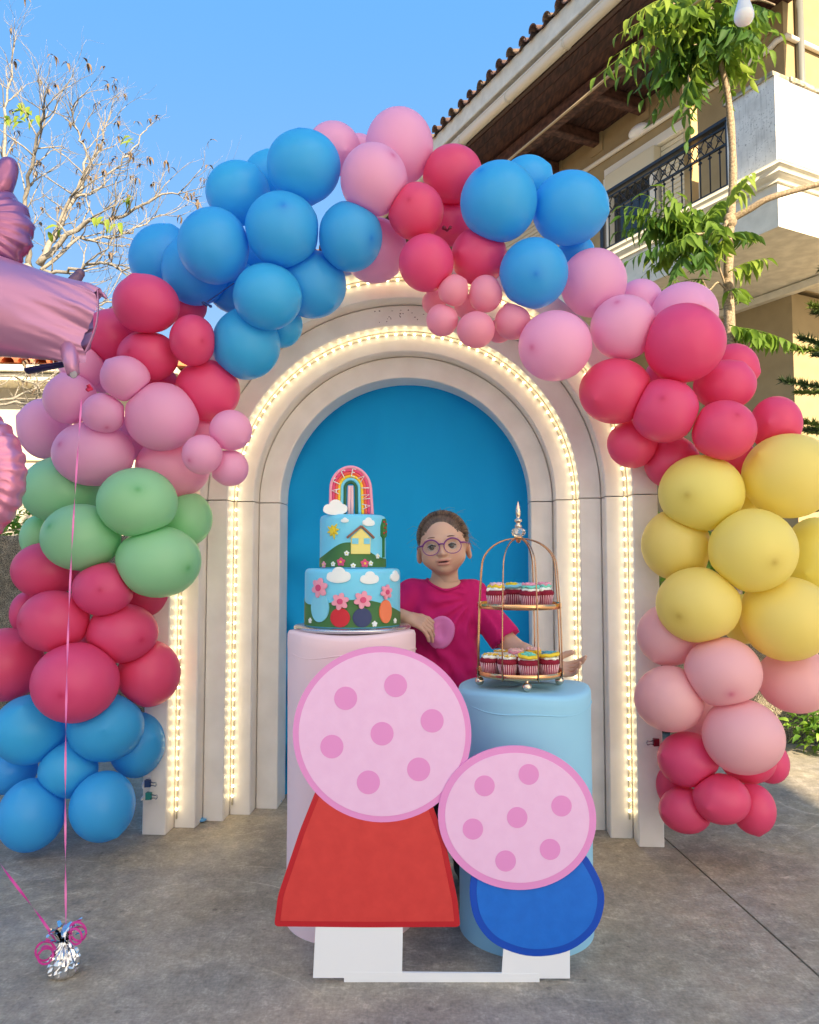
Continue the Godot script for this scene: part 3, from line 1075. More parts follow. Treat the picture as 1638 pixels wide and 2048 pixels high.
	var lift := func(p: Vector2, z: float) -> Vector3: return Vector3(ox + p.x * (1.0 + 0.10 * (0.08 - p.y) / 0.08 * (1.0 if p.x > 0 else 0.3)), top + p.y, 0.052 + z)
	for b in bands:
		var pts := []
		for i in 7:
			pts.append(lift.call(Vector2(-b[0], 0.0 + 0.075 * i / 7.0), 0.0))
		for i in 25:
			var a := PI - PI * i / 24.0
			pts.append(lift.call(Vector2(cos(a) * b[0], 0.075 + sin(a) * b[0] * 1.07), 0.0))
		for i in 7:
			pts.append(lift.call(Vector2(b[0], 0.075 - 0.075 * (i + 1) / 7.0), 0.0))
		st = begin()
		tube(st, pts, 0.0044, 10)
		obj("rainbow_roll", st, b[1], o)
	for s in [1, -1]:
		st = begin()
		tube(st, [lift.call(Vector2(s * 0.0040, 0.0), 0.0), lift.call(Vector2(s * 0.0045, 0.03), 0.0), lift.call(Vector2(s * 0.004, 0.07), 0.0), lift.call(Vector2(s * 0.0035, 0.082), 0.0)], 0.0044, 10)
		obj("rainbow_roll", st, M.icing_blush, o)
	deco_flat(o, "fondant_cloud", cloud_outline(-0.045, top + 0.011, 0.034), 0.072, M.icing_white)
	# each letter is drawn on a small grid (across -1..1, up 0..1) and set round the bow
	var A := [[[-0.5, 0], [0, 1], [0.5, 0]], [[-0.28, 0.4], [0.28, 0.4]]]
	var Gm := [[[-0.25, 0], [-0.25, 1], [0.4, 1], [0.45, 0.8]]]
	var E := [[[0.35, 1], [-0.3, 1], [-0.3, 0], [0.4, 0]], [[-0.3, 0.55], [0.25, 0.55]]]
	var L := [[[-0.45, 0], [0, 1], [0.45, 0]]]
	var I := [[[0, 0], [0, 1]]]
	var N := [[[-0.4, 0], [-0.4, 1], [0.4, 0], [0.4, 1]]]
	var word := [A, Gm, Gm, E, L, I, N, A]
	for i in 8:
		var s := lerpf(0.035, 0.222, i / 7.0) # path length round the bow
		var leg := 0.045
		var rad := 0.0315
		var arc := PI * rad * 1.25
		var base: Vector2
		var up: Vector2
		if s < leg:
			base = Vector2(-rad, 0.030 + s); up = Vector2(-1, 0.12)
		elif s < leg + arc:
			var a := PI - PI * (s - leg) / arc
			base = Vector2(cos(a) * rad, 0.075 + sin(a) * rad * 1.07); up = Vector2(cos(a), sin(a))
		else:
			base = Vector2(rad, 0.075 - (s - leg - arc)); up = Vector2(1, 0.12)
		up = up.normalized()
		var side := Vector2(up.y, -up.x)
		var letter := Node3D.new()
		for stroke in word[i]:
			var pts := []
			for q in stroke:
				pts.append(lift.call(base + side * q[0] * 0.0145 + up * (q[1] * 0.0215), 0.0056 + rng.randf_range(-0.0003, 0.0003)))
			st = begin()
			tube(st, pts, 0.0016, 6)
			obj("piped_letter", st, M.icing_white, o)
		letter.free()

func deco_flat(parent: Node, called: String, poly: PackedVector2Array, z: float, m: Material) -> void:
	var st := begin()
	slab(st, poly, z, z + 0.006, straight, true)
	obj(called, st, m, parent)

func make_stand() -> void:
	var o := thing("cupcake_stand", "two-tier gold birdcage cupcake stand with a crystal finial, on the blue plinth", "cake stand", STAND_AT)
	var r := 0.1205
	for t in [[0.030, "lower_tray", r], [0.213, "upper_tray", 0.1165]]:
		var st := begin()
		lathe(st, [[0.001, t[0] - 0.001], [t[2] - 0.003, t[0] - 0.001], [t[2], t[0]], [t[2], t[0] + 0.0135], [t[2] - 0.0012, t[0] + 0.0145], [t[2] - 0.0025, t[0] + 0.0135], [t[2] - 0.003, t[0] + 0.004]], 96)
		var tray := obj(t[1], st, M.gold, o)
		st = begin()
		lathe(st, [[t[2] - 0.003, t[0] + 0.0042], [t[2] * 0.5, t[0] + 0.0043], [0.001, t[0] + 0.0043]], 64)
		obj("mirror_plate", st, M.mirror, tray)
	for k in 8:
		var a := TAU * (k + 0.5) / 8 + 0.12
		var d := Vector3(cos(a), 0, sin(a))
		var pts := [d * (r + 0.002) + Vector3.UP * 0.026, d * (r + 0.001) + Vector3.UP * 0.12, d * (r - 0.002) + Vector3.UP * 0.215, d * (r - 0.008) + Vector3.UP * 0.31]
		for i in 13:
			var t := PI / 2 * (i + 1) / 13.0
			pts.append(d * (r - 0.010) * cos(t * 0.985) + Vector3.UP * (0.325 + 0.080 * sin(t)))
		var st := begin()
		tube(st, pts, 0.0019, 8)
		obj("wire", st, M.gold_dark, o)
	var st := begin()
	lathe(st, [[0.001, 0.392], [0.006, 0.395], [0.0075, 0.401], [0.012, 0.406], [0.013, 0.409], [0.006, 0.410]], 24)
	obj("collar", st, M.gold, o)
	st = begin()
	st.set_smooth_group(-1)
	var rows := []
	for p in [[0.007, 0.409], [0.016, 0.413], [0.020, 0.420], [0.020, 0.425], [0.015, 0.432], [0.007, 0.435]]:
		var row := PackedVector3Array()
		for k in 10:
			var a := -TAU * (k + (0.5 if rows.size() % 2 else 0.0)) / 10
			row.append(Vector3(p[0] * cos(a), p[1], p[0] * sin(a)))
		rows.append(row)
	for i in rows.size() - 1:
		for j in 10:
			quad(st, rows[i][j], rows[i][(j + 1) % 10], rows[i + 1][(j + 1) % 10], rows[i + 1][j])
	obj("crystal", st, M.crystal, o)
	st = begin()
	lathe(st, [[0.006, 0.434], [0.010, 0.438], [0.009, 0.442], [0.005, 0.446], [0.006, 0.449], [0.0105, 0.453], [0.0105, 0.457], [0.006, 0.460], [0.004, 0.464], [0.0055, 0.467], [0.0068, 0.475], [0.0066, 0.484], [0.0048, 0.494], [0.0025, 0.503], [0.0006, 0.509]], 20)
	obj("finial", st, M.gold_pale, o)
	for k in 4:
		var a := PI / 4 + TAU * k / 4 + 0.75
		st = begin()
		ball(st, Vector3(cos(a) * 0.111, 0.0125, sin(a) * 0.111), Vector3.ONE * 0.0125, 16)
		lathe(st, [[0.004, 0.022], [0.004, 0.031]], 10, Vector3(cos(a) * 0.111, 0, sin(a) * 0.111))
		obj("ball_foot", st, M.gold_pale, o)

func swirl(st: SurfaceTool, y: float, r: float, turns: float, rise: float, thick: float, wave := 0.0, shift := 0.0) -> void:
	var pts := []
	var rad := []
	var n := int(turns * 26)
	for i in n + 1:
		var t := float(i) / n
		var a := TAU * turns * t + shift
		var rr := r * (1.0 - 0.82 * t)
		pts.append(Vector3(cos(a) * rr, y + rise * t + wave * sin(a * 5), sin(a) * rr))
		rad.append(thick * (0.75 + 0.25 * sin(i * 1.5)) * (1.0 - 0.2 * t))
	tube(st, pts, rad, 9)

func cupcake(where: Vector3, ribbon: Material, top: Material, style: int, label: String) -> void:
	var o := thing("cupcake", label, "cupcake", where, rng.randf_range(0, 360), "cupcakes on the gold stand")
	var st := begin()
	lathe(st, [[0.0205, 0.0], [0.0222, 0.010], [0.0245, 0.022], [0.0262, 0.031]], 64, Vector3.ZERO, Basis.IDENTITY, 0.028, 32)
	obj("paper_case", st, M.case, o)
	st = begin()
	for k in 26:
		var a := TAU * k / 26
		tube(st, [Vector3(cos(a) * 0.0207, 0.001, sin(a) * 0.0207), Vector3(cos(a) * 0.0235, 0.016, sin(a) * 0.0235), Vector3(cos(a) * 0.0266, 0.0315, sin(a) * 0.0266)], [0.0009, 0.0011, 0.0013], 4)
	obj("pleat", st, M.pleat, o).set_meta("kind", "stuff")
	st = begin()
	lathe(st, [[0.0245, 0.024], [0.0265, 0.031], [0.0285, 0.035], [0.028, 0.040], [0.022, 0.045], [0.001, 0.047]], 32)
	obj("sponge", st, M.sponge, o)
	st = begin()
	swirl(st, 0.0455, 0.0225, 2.6, 0.008, 0.0062, 0.0008)
	ball(st, Vector3(0, 0.046, 0), Vector3(0.021, 0.006, 0.021), 16)
	obj("cream", st, M.cream, o)
	if style == 0:      # a coil of coloured icing with a pale fold over it
		st = begin()
		swirl(st, 0.0545, 0.0235, 1.9, 0.003, 0.0058, 0.0018, 1.0)
		obj("icing_coil", st, ribbon, o)
		st = begin()
		swirl(st, 0.0610, 0.0200, 1.8, 0.002, 0.0048, 0.0014, 2.6)
		ball(st, Vector3(0, 0.060, 0), Vector3(0.018, 0.004, 0.018), 14)
		obj("icing_fold", st, top, o)
	elif style == 1:    # a tilted disc with a coloured fringe
		st = begin()
		var pts := []
		for k in 26:
			var a := TAU * k / 26
			pts.append(Vector3(cos(a) * 0.024, 0.0555 + 0.003 * sin(a) + 0.001 * sin(a * 6), sin(a) * 0.024))
		tube(st, pts, 0.0050, 8, true)
		obj("icing_ring", st, ribbon, o)
		st = begin()
		for k in 22:
			var a := rng.randf_range(0, TAU)
			var rr := rng.randf_range(0, 0.018)
			var c := Vector3(cos(a) * rr, 0.0595 + rng.randf_range(0, 0.004), sin(a) * rr)
			ball(st, c, Vector3(rng.randf_range(0.004, 0.008), 0.0026, 0.0035), 8, Basis(Vector3.UP, rng.randf_range(0, TAU)))
		ball(st, Vector3(0, 0.058, 0), Vector3(0.021, 0.005, 0.021), 14)
		obj("icing_tuft", st, top, o)
	else:               # sugar grains over plain cream
		st = begin()
		for k in 46:
			var a := rng.randf_range(0, TAU)
			var rr := sqrt(rng.randf()) * 0.022
			ball(st, Vector3(cos(a) * rr, 0.0545 - rr * 0.12 + rng.randf_range(0, 0.0015), sin(a) * rr), Vector3(0.0032, 0.0016, 0.0026), 6, Basis(Vector3.UP, rng.randf_range(0, TAU)))
		var s := obj("sugar", st, ribbon, o)
		s.set_meta("kind", "stuff")

func make_cupcakes() -> void:
	var y2 := STAND_AT + Vector3(0, 0.2177, 0)
	var y1 := STAND_AT + Vector3(0, 0.0347, 0)
	cupcake(y2 + Vector3(-0.068, 0, 0.046), M.icing_yellow, M.icing_blush, 0, "cupcake with yellow and blush icing on the upper tray, beside the wire nearest the girl")
	cupcake(y2 + Vector3(-0.014, 0, -0.020), M.icing_pale, M.icing_yellow, 1, "cupcake with sky blue icing at the rear of the upper tray")
	cupcake(y2 + Vector3(0.022, 0, 0.058), M.icing_mint, M.icing_pink, 0, "front cupcake with mint and pink icing on the upper tray")
	cupcake(y2 + Vector3(0.066, 0, 0.018), M.icing_mint, M.icing_pink, 0, "cupcake with mint icing behind the front one on the upper tray")
	cupcake(y1 + Vector3(-0.083, 0, 0.020), M.icing_sun, M.cream, 2, "cupcake with yellow sugar on cream, partly behind the pink cutout's edge")
	cupcake(y1 + Vector3(-0.040, 0, 0.058), M.icing_sun, M.cream, 2, "cupcake with yellow sugar on cream at the front of the lower tray")
	cupcake(y1 + Vector3(0.013, 0, 0.078), M.icing_yellow, M.icing_mint, 1, "front cupcake with a yellow ring and mint top on the lower tray")
	cupcake(y1 + Vector3(0.072, 0, 0.056), M.icing_yellow, M.icing_teal, 1, "cupcake with a yellow ring and teal fringe on the lower tray")
	cupcake(y1 + Vector3(-0.012, 0, 0.000), M.icing_pink, M.icing_blush, 0, "cupcake with pink icing in the middle of the lower tray")
	cupcake(y1 + Vector3(0.046, 0, -0.030), M.icing_sun, M.icing_blush, 0, "cupcake with orange and blush icing at the rear of the lower tray")
	cupcake(y1 + Vector3(-0.042, 0, -0.058), M.icing_sun, M.cream, 2, "cupcake with golden sugar at the far side of the lower tray")

# ---------------------------------------------------------------- the cutout board: plain shapes in the colours of the photo's printed figures
func make_cutout() -> void:
	var o := thing("cutout_board", "flat party cutout of pink ovals over red and blue shapes on a white base", "cutout board")
	var d := 1.905
	var pt := func(x: float, y: float) -> Vector2:
		var v := at(x, y, d)
		return Vector2(v.x, v.y)
	var place := func(x, y, z): return Vector3(x, y, -d - 0.012 * (y - 0.0) + z)
	var k := per_px(1600, d)
	var layer := func(called: String, poly: PackedVector2Array, z0: float, z1: float, m: Material) -> void:
		var st := begin()
		slab(st, poly, z0, z1, place)
		obj(called, st, m, o)
	var o1: Vector2 = pt.call(764, 1468)
	var o2: Vector2 = pt.call(1034, 1634)
	var red := rounded([pt.call(548, 1853), pt.call(556, 1790), pt.call(600, 1660), pt.call(640, 1560), pt.call(850, 1570), pt.call(890, 1680), pt.call(915, 1800), pt.call(921, 1854), pt.call(735, 1855)], 0.012)
	var blue := rounded([pt.call(962, 1690), pt.call(936, 1770), pt.call(946, 1840), pt.call(985, 1890), pt.call(1060, 1916), pt.call(1140, 1905), pt.call(1196, 1860), pt.call(1212, 1800), pt.call(1200, 1755), pt.call(1160, 1690)], 0.06)
	layer.call("base_panel", PackedVector2Array([pt.call(626, 1956), pt.call(804, 1956), pt.call(806, 1830), pt.call(632, 1830)]), -0.005, 0.0, M.board)
	layer.call("base_panel", PackedVector2Array([pt.call(1003, 1957), pt.call(1140, 1957), pt.call(1140, 1880), pt.call(1008, 1880)]), -0.005, 0.0, M.board)
	layer.call("foot_strip", PackedVector2Array([pt.call(688, 1966), pt.call(1079, 1969), pt.call(1079, 1947), pt.call(688, 1944)]), -0.0045, 0.0005, M.board)
	layer.call("red_shape", red, -0.0045, 0.0012, M.print_red_dark)
	for s in Geometry2D.offset_polygon(red if area2(red) > 0 else _rev(red), -11 * k):
		layer.call("red_panel", s, 0.0, 0.0020, M.print_red)
	layer.call("blue_shape", blue, -0.0045, 0.0012, M.print_blue_dark)
	for s in Geometry2D.offset_polygon(blue if area2(blue) > 0 else _rev(blue), -14 * k):
		layer.call("blue_panel", s, 0.0, 0.0020, M.print_blue)
	for q in [[o1, 180, 174, 12.0, 0.0], [o2, 158, 140, 14.0, 0.0046]]:
		layer.call("pink_oval", oval(q[0].x, q[0].y, q[1] * k, q[2] * k, 72, -0.1), -0.003 + q[4], 0.0026 + q[4], M.print_rim)
		layer.call("pink_panel", oval(q[0].x, q[0].y, (q[1] - q[3]) * k, (q[2] - q[3]) * k, 72, -0.1), q[4], 0.0034 + q[4], M.print_pink)
		for i in 7:   # plain polka dots
			var c: Vector2 = q[0] + (Vector2.from_angle(TAU * i / 6.0 + 0.26) * q[1] * 0.58 * k * Vector2(1, 0.95) if i < 6 else Vector2.ZERO)
			layer.call("polka_dot", oval(c.x, c.y, q[1] * 0.13 * k, q[1] * 0.13 * k, 28), q[4], 0.0039 + q[4], M.print_rim)
	# fold-out strut behind, which keeps it upright
	var st := begin()
	var top: Vector3 = Vector3(pt.call(716, 1700).x, 0.30, -d - 0.02)
	tube(st, [top, Vector3(top.x, 0.006, -d - 0.085)], 0.006, 6)
	obj("strut", st, M.board, o)

# ---------------------------------------------------------------- foil balloons, weight, ribbons
func make_foil() -> void:
	var o := thing("foil_balloon", "mauve pink foil balloon with crimped seams and a gathered end, entering at the picture's edge", "foil balloon")
	var d := 2.18
	# a fat sleeve that narrows to a gathered end
	var axis := []
	var rad := []
	var A := at(-150, 585, d)
	var B := at(182, 652, d - 0.03)
	var along := (B - A)
	var fr := frame_of(along)
	var upv := (Vector3.UP - along.normalized() * along.normalized().y).normalized()
	var sidev := along.normalized().cross(upv)
	var k := per_px(640, d)
	var st := begin()
	st.set_smooth_group(0)
	var rows := []
	var n := 70
	for i in n + 1:
		var t := float(i) / n
		var half := (lerpf(112, 80, smoothstep(0.0, 1.0, t)) if t < 0.93 else lerpf(80, 74, (t - 0.93) / 0.07)) * k
		var thick := half * (0.85 if t < 0.45 else lerpf(0.85, 0.10, pow((t - 0.45) / 0.55, 1.6)))
		var row := PackedVector3Array()
		for j in 80:
			var a := -TAU * j / 80
			var pucker := smoothstep(0.55, 1.0, t) * (0.007 * sin(a * 7.0 + 1.3 * sin(t * 6)) + 0.003 * sin(a * 22 + t * 20.0))
			pucker += 0.0015 * noise.get_noise_3d(t * 190, a * 14, 0) * (1.0 - t) + 0.0012 * smoothstep(0.5, 0.9, t) * sin(a * 31 + t * 9)
			var scallop := 1.0 + 0.05 * smoothstep(0.7, 1.0, t) * sin(a * 9)
			var v := A + along * (t + 0.02 * smoothstep(0.8, 1.0, t) * sin(a * 4.0)) + upv * sin(a) * (half * scallop) + sidev * cos(a) * (thick + pucker)
			row.append(v)
		rows.append(row)
	skin(st, rows, true)
	obj("sleeve", st, M.foil, o)
	# seam flange round the gathered end
	st = begin()
	var rim := []
	for i in 40:
		var t := float(i) / 39
		rim.append(B + upv * lerpf(-72, 74, t) * k + along.normalized() * (0.020 * sin(t * PI) - 0.006))
	tube(st, rim, 0.006, 6, false, 0.25)
	obj("seam", st, M.foil, o)
	st = begin()
	tube(st, [at(138, 690, d - 0.03), at(142, 725, d - 0.04), at(147, 748, d - 0.045)], [0.028, 0.021, 0.017], 14)
	obj("valve_tab", st, M.foil, o)
	st = begin()
	ball(st, at(147, 749, d - 0.058), Vector3(0.011, 0.011, 0.003), 12)
	obj("valve_disc", st, M.foil_grey, o)
	st = begin()
	tube(st, [at(190, 585, d), at(207, 590, d), at(214, 597, d)], [0.012, 0.007, 0.003], 8)
	obj("seam_tip", st, M.foil, o)
	st = begin()
	tube(st, [at(128, 600, d + 0.05), at(146, 565, d + 0.05), at(160, 547, d + 0.05)], [0.020, 0.019, 0.014], 10)
	ball(st, at(160, 547, d + 0.05), Vector3.ONE * 0.0145, 10)
	obj("rear_tab", st, M.foil_dark, o)
	# a puffed lobe above the sleeve, with a puckered rim
	st = begin()
	st.set_smooth_group(0)
	rows = []
	var c := at(-42, 462, d + 0.06)
	for i in 25:
		var a := PI * i / 24
		var row := PackedVector3Array()
		for j in 96:
			var b := -TAU * j / 96
			var w := 1.0 + 0.035 * pow(sin(a), 8) * sin(b * 15) 
			var z := cos(a) * 0.085 + 0.006 * pow(sin(a), 2) * sin(b * 30)
			row.append(c + Vector3(sin(a) * cos(b) * 0.158 * w, sin(a) * sin(b) * 0.140 * w, z))
		rows.append(row)
	skin(st, rows, true)
	obj("lobe", st, M.foil_deep, o)
	st = begin()
	tube(st, curve([at(-8, 392, d + 0.06), at(8, 362, d + 0.05), at(16, 335, d + 0.05), at(14, 318, d + 0.05)], 6), [0.036, 0.036, 0.036, 0.034, 0.034, 0.033, 0.032, 0.032, 0.031, 0.031, 0.030, 0.030, 0.029, 0.028, 0.027, 0.025, 0.022, 0.018, 0.010], 14)
	obj("upper_lobe", st, M.foil_deep, o)
	for q in [[[52, 742], [90, 735], [132, 728], 0.019], [[-40, 716], [0, 708], [22, 703], 0.018]]:
		st = begin()
		tube(st, [at(q[0][0], q[0][1], d + 0.04), at(q[0][0] + 2, q[0][1], d + 0.04), at(q[1][0], q[1][1], d + 0.04), at(q[2][0], q[2][1], d + 0.03)], [0.010, q[3], q[3], q[3] * 0.8], 12, false, 0.45)
		obj("navy_panel", st, M.foil_navy, o)
	# the second foil balloon, lower at the edge
	var p := thing("foil_balloon", "rosy foil balloon with a wrinkled cross seam, lower one at the picture's edge", "foil balloon", Vector3.ZERO, 0.0)
	st = begin()
	st.set_smooth_group(0)
	rows = []
	c = at(-74, 952, d - 0.02)
	for i in 29:
		var a := PI * i / 28
		var row := PackedVector3Array()
		for j in 120:
			var b := -TAU * j / 120
			var w := 1.0 + 0.025 * pow(sin(a), 10) * sin(b * 26)
			var ring := exp(-pow((a - 1.02) / 0.05, 2)) * 0.008
			var z := cos(a) * 0.10 - ring + 0.0045 * pow(sin(a), 3) * sin(b * 36 + a * 4)
			row.append(c + Vector3(sin(a) * cos(b) * 0.172 * w, sin(a) * sin(b) * 0.200 * w, z))
		rows.append(row)
	skin(st, rows, true)
	obj("pillow", st, M.foil_rose, p)

func ribbon(st: SurfaceTool, pts: Array, wide: float, twist: float, start := 0.0) -> void:
	st.set_smooth_group(0)
	var l := PackedVector3Array()
	var r := PackedVector3Array()
	for i in pts.size():
		var d: Vector3 = (pts[mini(i + 1, pts.size() - 1)] - pts[maxi(i - 1, 0)]).normalized()
		var u := frame_of(d).x.rotated(d, start + twist * i)
		l.append(pts[i] - u * wide * 0.5)
		r.append(pts[i] + u * wide * 0.5)
	skin(st, [l, r])

func make_weight() -> void:
	var g := on_ground(127, 1948)
	var o := thing("balloon_weight", "crinkled silver foil balloon weight with pink ribbon curls on the concrete", "balloon weight", g)
	var st := begin()
	st.set_smooth_group(-1)
	var rows := []
	var prof := [[0.001, 0.0], [0.030, 0.0], [0.0345, 0.005], [0.036, 0.011], [0.0365, 0.017], [0.036, 0.023], [0.035, 0.029], [0.034, 0.035], [0.0315, 0.042], [0.029, 0.048], [0.0255, 0.054], [0.021, 0.060], [0.016, 0.066], [0.011, 0.072], [0.0085, 0.077]]
	for i in prof.size():
		var row := PackedVector3Array()
		for k in 40:
			var a := -TAU * k / 40
			var f := 1.0 + (0.05 + 0.13 * clampf(prof[i][1] / 0.07, 0, 1)) * sin(k * 1.73 + i * 0.25) + rng.randf_range(-0.06, 0.06)
			row.append(Vector3(prof[i][0] * f * cos(a), prof[i][1] + (rng.randf_range(-0.002, 0.002) if i > 1 else 0.0), prof[i][0] * f * sin(a)))
		rows.append(row)
	skin(st, rows, true)
	obj("foil_bag", st, M.silver, o)
	st = begin()
	for k in 30:
		var a := TAU * k / 30 + rng.randf_range(-0.2, 0.2)
		var d := Vector3(cos(a), 0, sin(a))
		var up := rng.randf_range(0.010, 0.048)
		var out := rng.randf_range(0.012, 0.034)
		var s := d.cross(Vector3.UP) * rng.randf_range(0.004, 0.009)
		var b0 := Vector3(0, 0.076, 0) + d * 0.006
		var b1 := b0 + d * out * 0.6 + Vector3.UP * up * 0.8
		var b2 := b1 + d * out * 0.7 + Vector3.UP * up * rng.randf_range(-0.3, 0.5)
		var q := d * 0.002
		quad(st, b0 - s * 0.5, b0 + s * 0.5, b1 + s + q, b1 - s + q)
		quad(st, b1 - s + q, b1 + s + q, b2 + s * 0.7, b2 - s * 0.7)
	obj("foil_frill", st, M.silver, o)
	for c in [[Vector3(-0.012, 0.066, 0.02), -1.0], [Vector3(0.016, 0.108, 0.012), 1.0]]:
		for loop in 2:
			var pts := []
			for i in 30:
				var t := TAU * 1.25 * i / 29 + loop * 0.9
				var rr := 0.022 - loop * 0.004
				pts.append(c[0] + Vector3(c[1] * (rr * (1 - cos(t)) * 0.95 + 0.002 * i * 0.1), rr * sin(t) - loop * 0.01, 0.008 * sin(t * 0.5) + loop * 0.004))
			st = begin()
			ribbon(st, pts, 0.0055, 0.03, 1.2)
			obj("ribbon_curl", st, M.ribbon, o)
	var w := g + Vector3(0.003, 0.105, 0.0)
	var a := []
	var to := at(163, 800, 2.14)
	for i in 90:
		var t := i / 89.0
		a.append(w.lerp(to, t) + Vector3(-0.012 * sin(t * PI), 0, 0.012 * sin(t * PI)))
	st = begin()
	ribbon(st, a, 0.0052, 0.31, 0.4)
	tag(obj("balloon_ribbon", st, M.ribbon_pale), "pink ribbon running straight up from the silver weight past the green balloons", "ribbon")
	a = []
	var from := g + Vector3(-0.012, 0.078, 0.012)
	to = at(-74, 1585, 1.97)
	var end := at(-74, 1130, 2.12)
	for i in 40:
		var t := i / 39.0
		a.append(from.lerp(to, t) + Vector3(0.006 * sin(t * 7.0), -0.02 * sin(t * PI), 0))
	for i in range(1, 20):
		a.append(to.lerp(end, i / 19.0))
	st = begin()
	ribbon(st, a, 0.0062, 0.27, 0.9)
	tag(obj("balloon_ribbon", st, M.ribbon), "deep pink ribbon slanting from the silver weight to the picture's edge", "ribbon")

func make_small_things() -> void:
	# binder clips that hold the garland to the arch
	for c in [[297, 1566, 2.87, M.clip_blue, "dark blue binder clip on the arch's outer edge, above the teal one", 1.0], [299, 1591, 2.87, M.clip_teal, "teal binder clip on the arch's outer edge with its wire handle out", 1.0], [1312, 1484, 2.755, M.clip_red, "dark red binder clip on the arch column beside the rose balloons", -1.0]]:
		var o := thing("binder_clip", c[4], "binder clip", at(c[0], c[1], c[2]), ARCH_TURN)
		var st := begin()
		slab(st, PackedVector2Array([Vector2(-0.011, -0.010), Vector2(0.011, -0.004), Vector2(0.011, 0.004), Vector2(-0.011, 0.010)]), -0.012, 0.012, func(x, y, z): return Vector3(x * 0.9, z * 1.05, y + 0.004))
		obj("body", st, c[3], o)
		for s in [0.004, 0.011]:
			st = begin()
			var e: float = c[5]
			tube(st, [Vector3(0.006 * e, 0.007, s), Vector3(0.024 * e, 0.0045, s + 0.006), Vector3(0.033 * e, 0.007, s + 0.009), Vector3(0.036 * e, 0.0, s + 0.010), Vector3(0.033 * e, -0.007, s + 0.009), Vector3(0.024 * e, -0.0045, s + 0.006), Vector3(0.006 * e, -0.007, s)], 0.0009, 6)
			obj("handle", st, M.steel, o)
	# white plastic caught behind the clips
	var st := begin()
	st.set_smooth_group(0)
	var rows := []
	for i in 14:
		var row := PackedVector3Array()
		for j in 8:
			row.append(at(286 + j * 2.2 + 3 * sin(i * 0.9), 1545 + i * 4.2, 2.90) + Vector3(0, 0, 0.012 * sin(i * 1.1 + j * 0.9)))
		rows.append(row)
	rows.reverse()
	skin(st, rows)
	tag(obj("plastic_sheet", st, M.board), "crumpled scrap of white plastic behind the binder clips at the arch edge", "plastic sheet")
	for c in [[395, 1643, "pale blue fold of cloth sticking out under the arch, near the outer lights", 0.036], [543, 1606, "flat blue fold of cloth sticking out under the arch, near the opening", 0.042]]:
		var g := on_ground(c[0], c[1])
		st = begin()
		st.set_smooth_group(0)
		rows = []
		for i in 9:
			var a := PI * i / 8
			var row := PackedVector3Array()
			for j in 24:
				var b := -TAU * j / 24
				row.append(g + Vector3(sin(a) * cos(b) * c[3] * (1 + 0.12 * sin(b * 3)), 0.008 - cos(a) * 0.007 + 0.002 * sin(b * 5) * sin(a), sin(a) * sin(b) * 0.024))
			rows.append(row)
		skin(st, rows, true)
		tag(obj("cloth_scrap", st, M.scrap), c[2], "cloth scrap")
	# the bulb of the party lights overhead
	var p := at(1488, 30, 2.35)
	var o := thing("light_bulb", "unlit white plastic light bulb hanging from the overhead cable, before the leaves", "light bulb", p)
	st = begin()
	lathe(st, [[0.001, -0.032], [0.014, -0.030], [0.024, -0.023], [0.0295, -0.012], [0.0300, 0.0], [0.0285, 0.006]], 32)
	obj("globe", st, M.bulb, o)
	st = begin()
	lathe(st, [[0.0285, 0.006], [0.0278, 0.010], [0.022, 0.030], [0.0165, 0.050], [0.0155, 0.062], [0.014, 0.064]], 32)
	obj("neck", st, M.bulb_neck, o)
	st = begin()
	lathe(st, [[0.0145, 0.060], [0.019, 0.066], [0.019, 0.112], [0.008, 0.118], [0.004, 0.135], [0.004, 0.3]], 20)
	obj("socket", st, M.dark, o)
	st = begin()
	var cab := []
	for i in 30:
		var t := i / 29.0
		cab.append(p + Vector3(-2.6 + 5.2 * t, 0.30 + 0.25 * pow(2 * t - 1, 2), 0.4 - 0.8 * t))
	tube(st, cab, 0.004, 6)
	obj("cable", st, M.dark, o)

# ---------------------------------------------------------------- the house beside the yard
const HOUSE_AT := Vector3(2.54, 0, -5.2)

func bar(parent: Node, called: String, c: Vector3, s: Vector3, m: Material, ch := 0.0, bs := Basis.IDENTITY) -> MeshInstance3D:
	var st := begin()
	box(st, c, s, bs, ch)
	return obj(called, st, m, parent)

func moulding(parent: Node, called: String, prof: Array, z0: float, z1: float, x1: float, m: Material) -> void:
	# prof: [outwards, height]; runs along the facade (x = -out) and round the corner along the front (z = out)
	var st := begin()
	for i in prof.size() - 1:
		st.set_smooth_group(i + 1)
		var p: Array = prof[i]
		var q: Array = prof[i + 1]
		var path := [func(o, y): return Vector3(-o, y, z1), func(o, y): return Vector3(-o, y, o), func(o, y): return Vector3(x1, y, o)]
		for k in 2:
			quad(st, path[k].call(p[0], p[1]), path[k + 1].call(p[0], p[1]), path[k + 1].call(q[0], q[1]), path[k].call(q[0], q[1]))
	obj(called, st, m, parent)

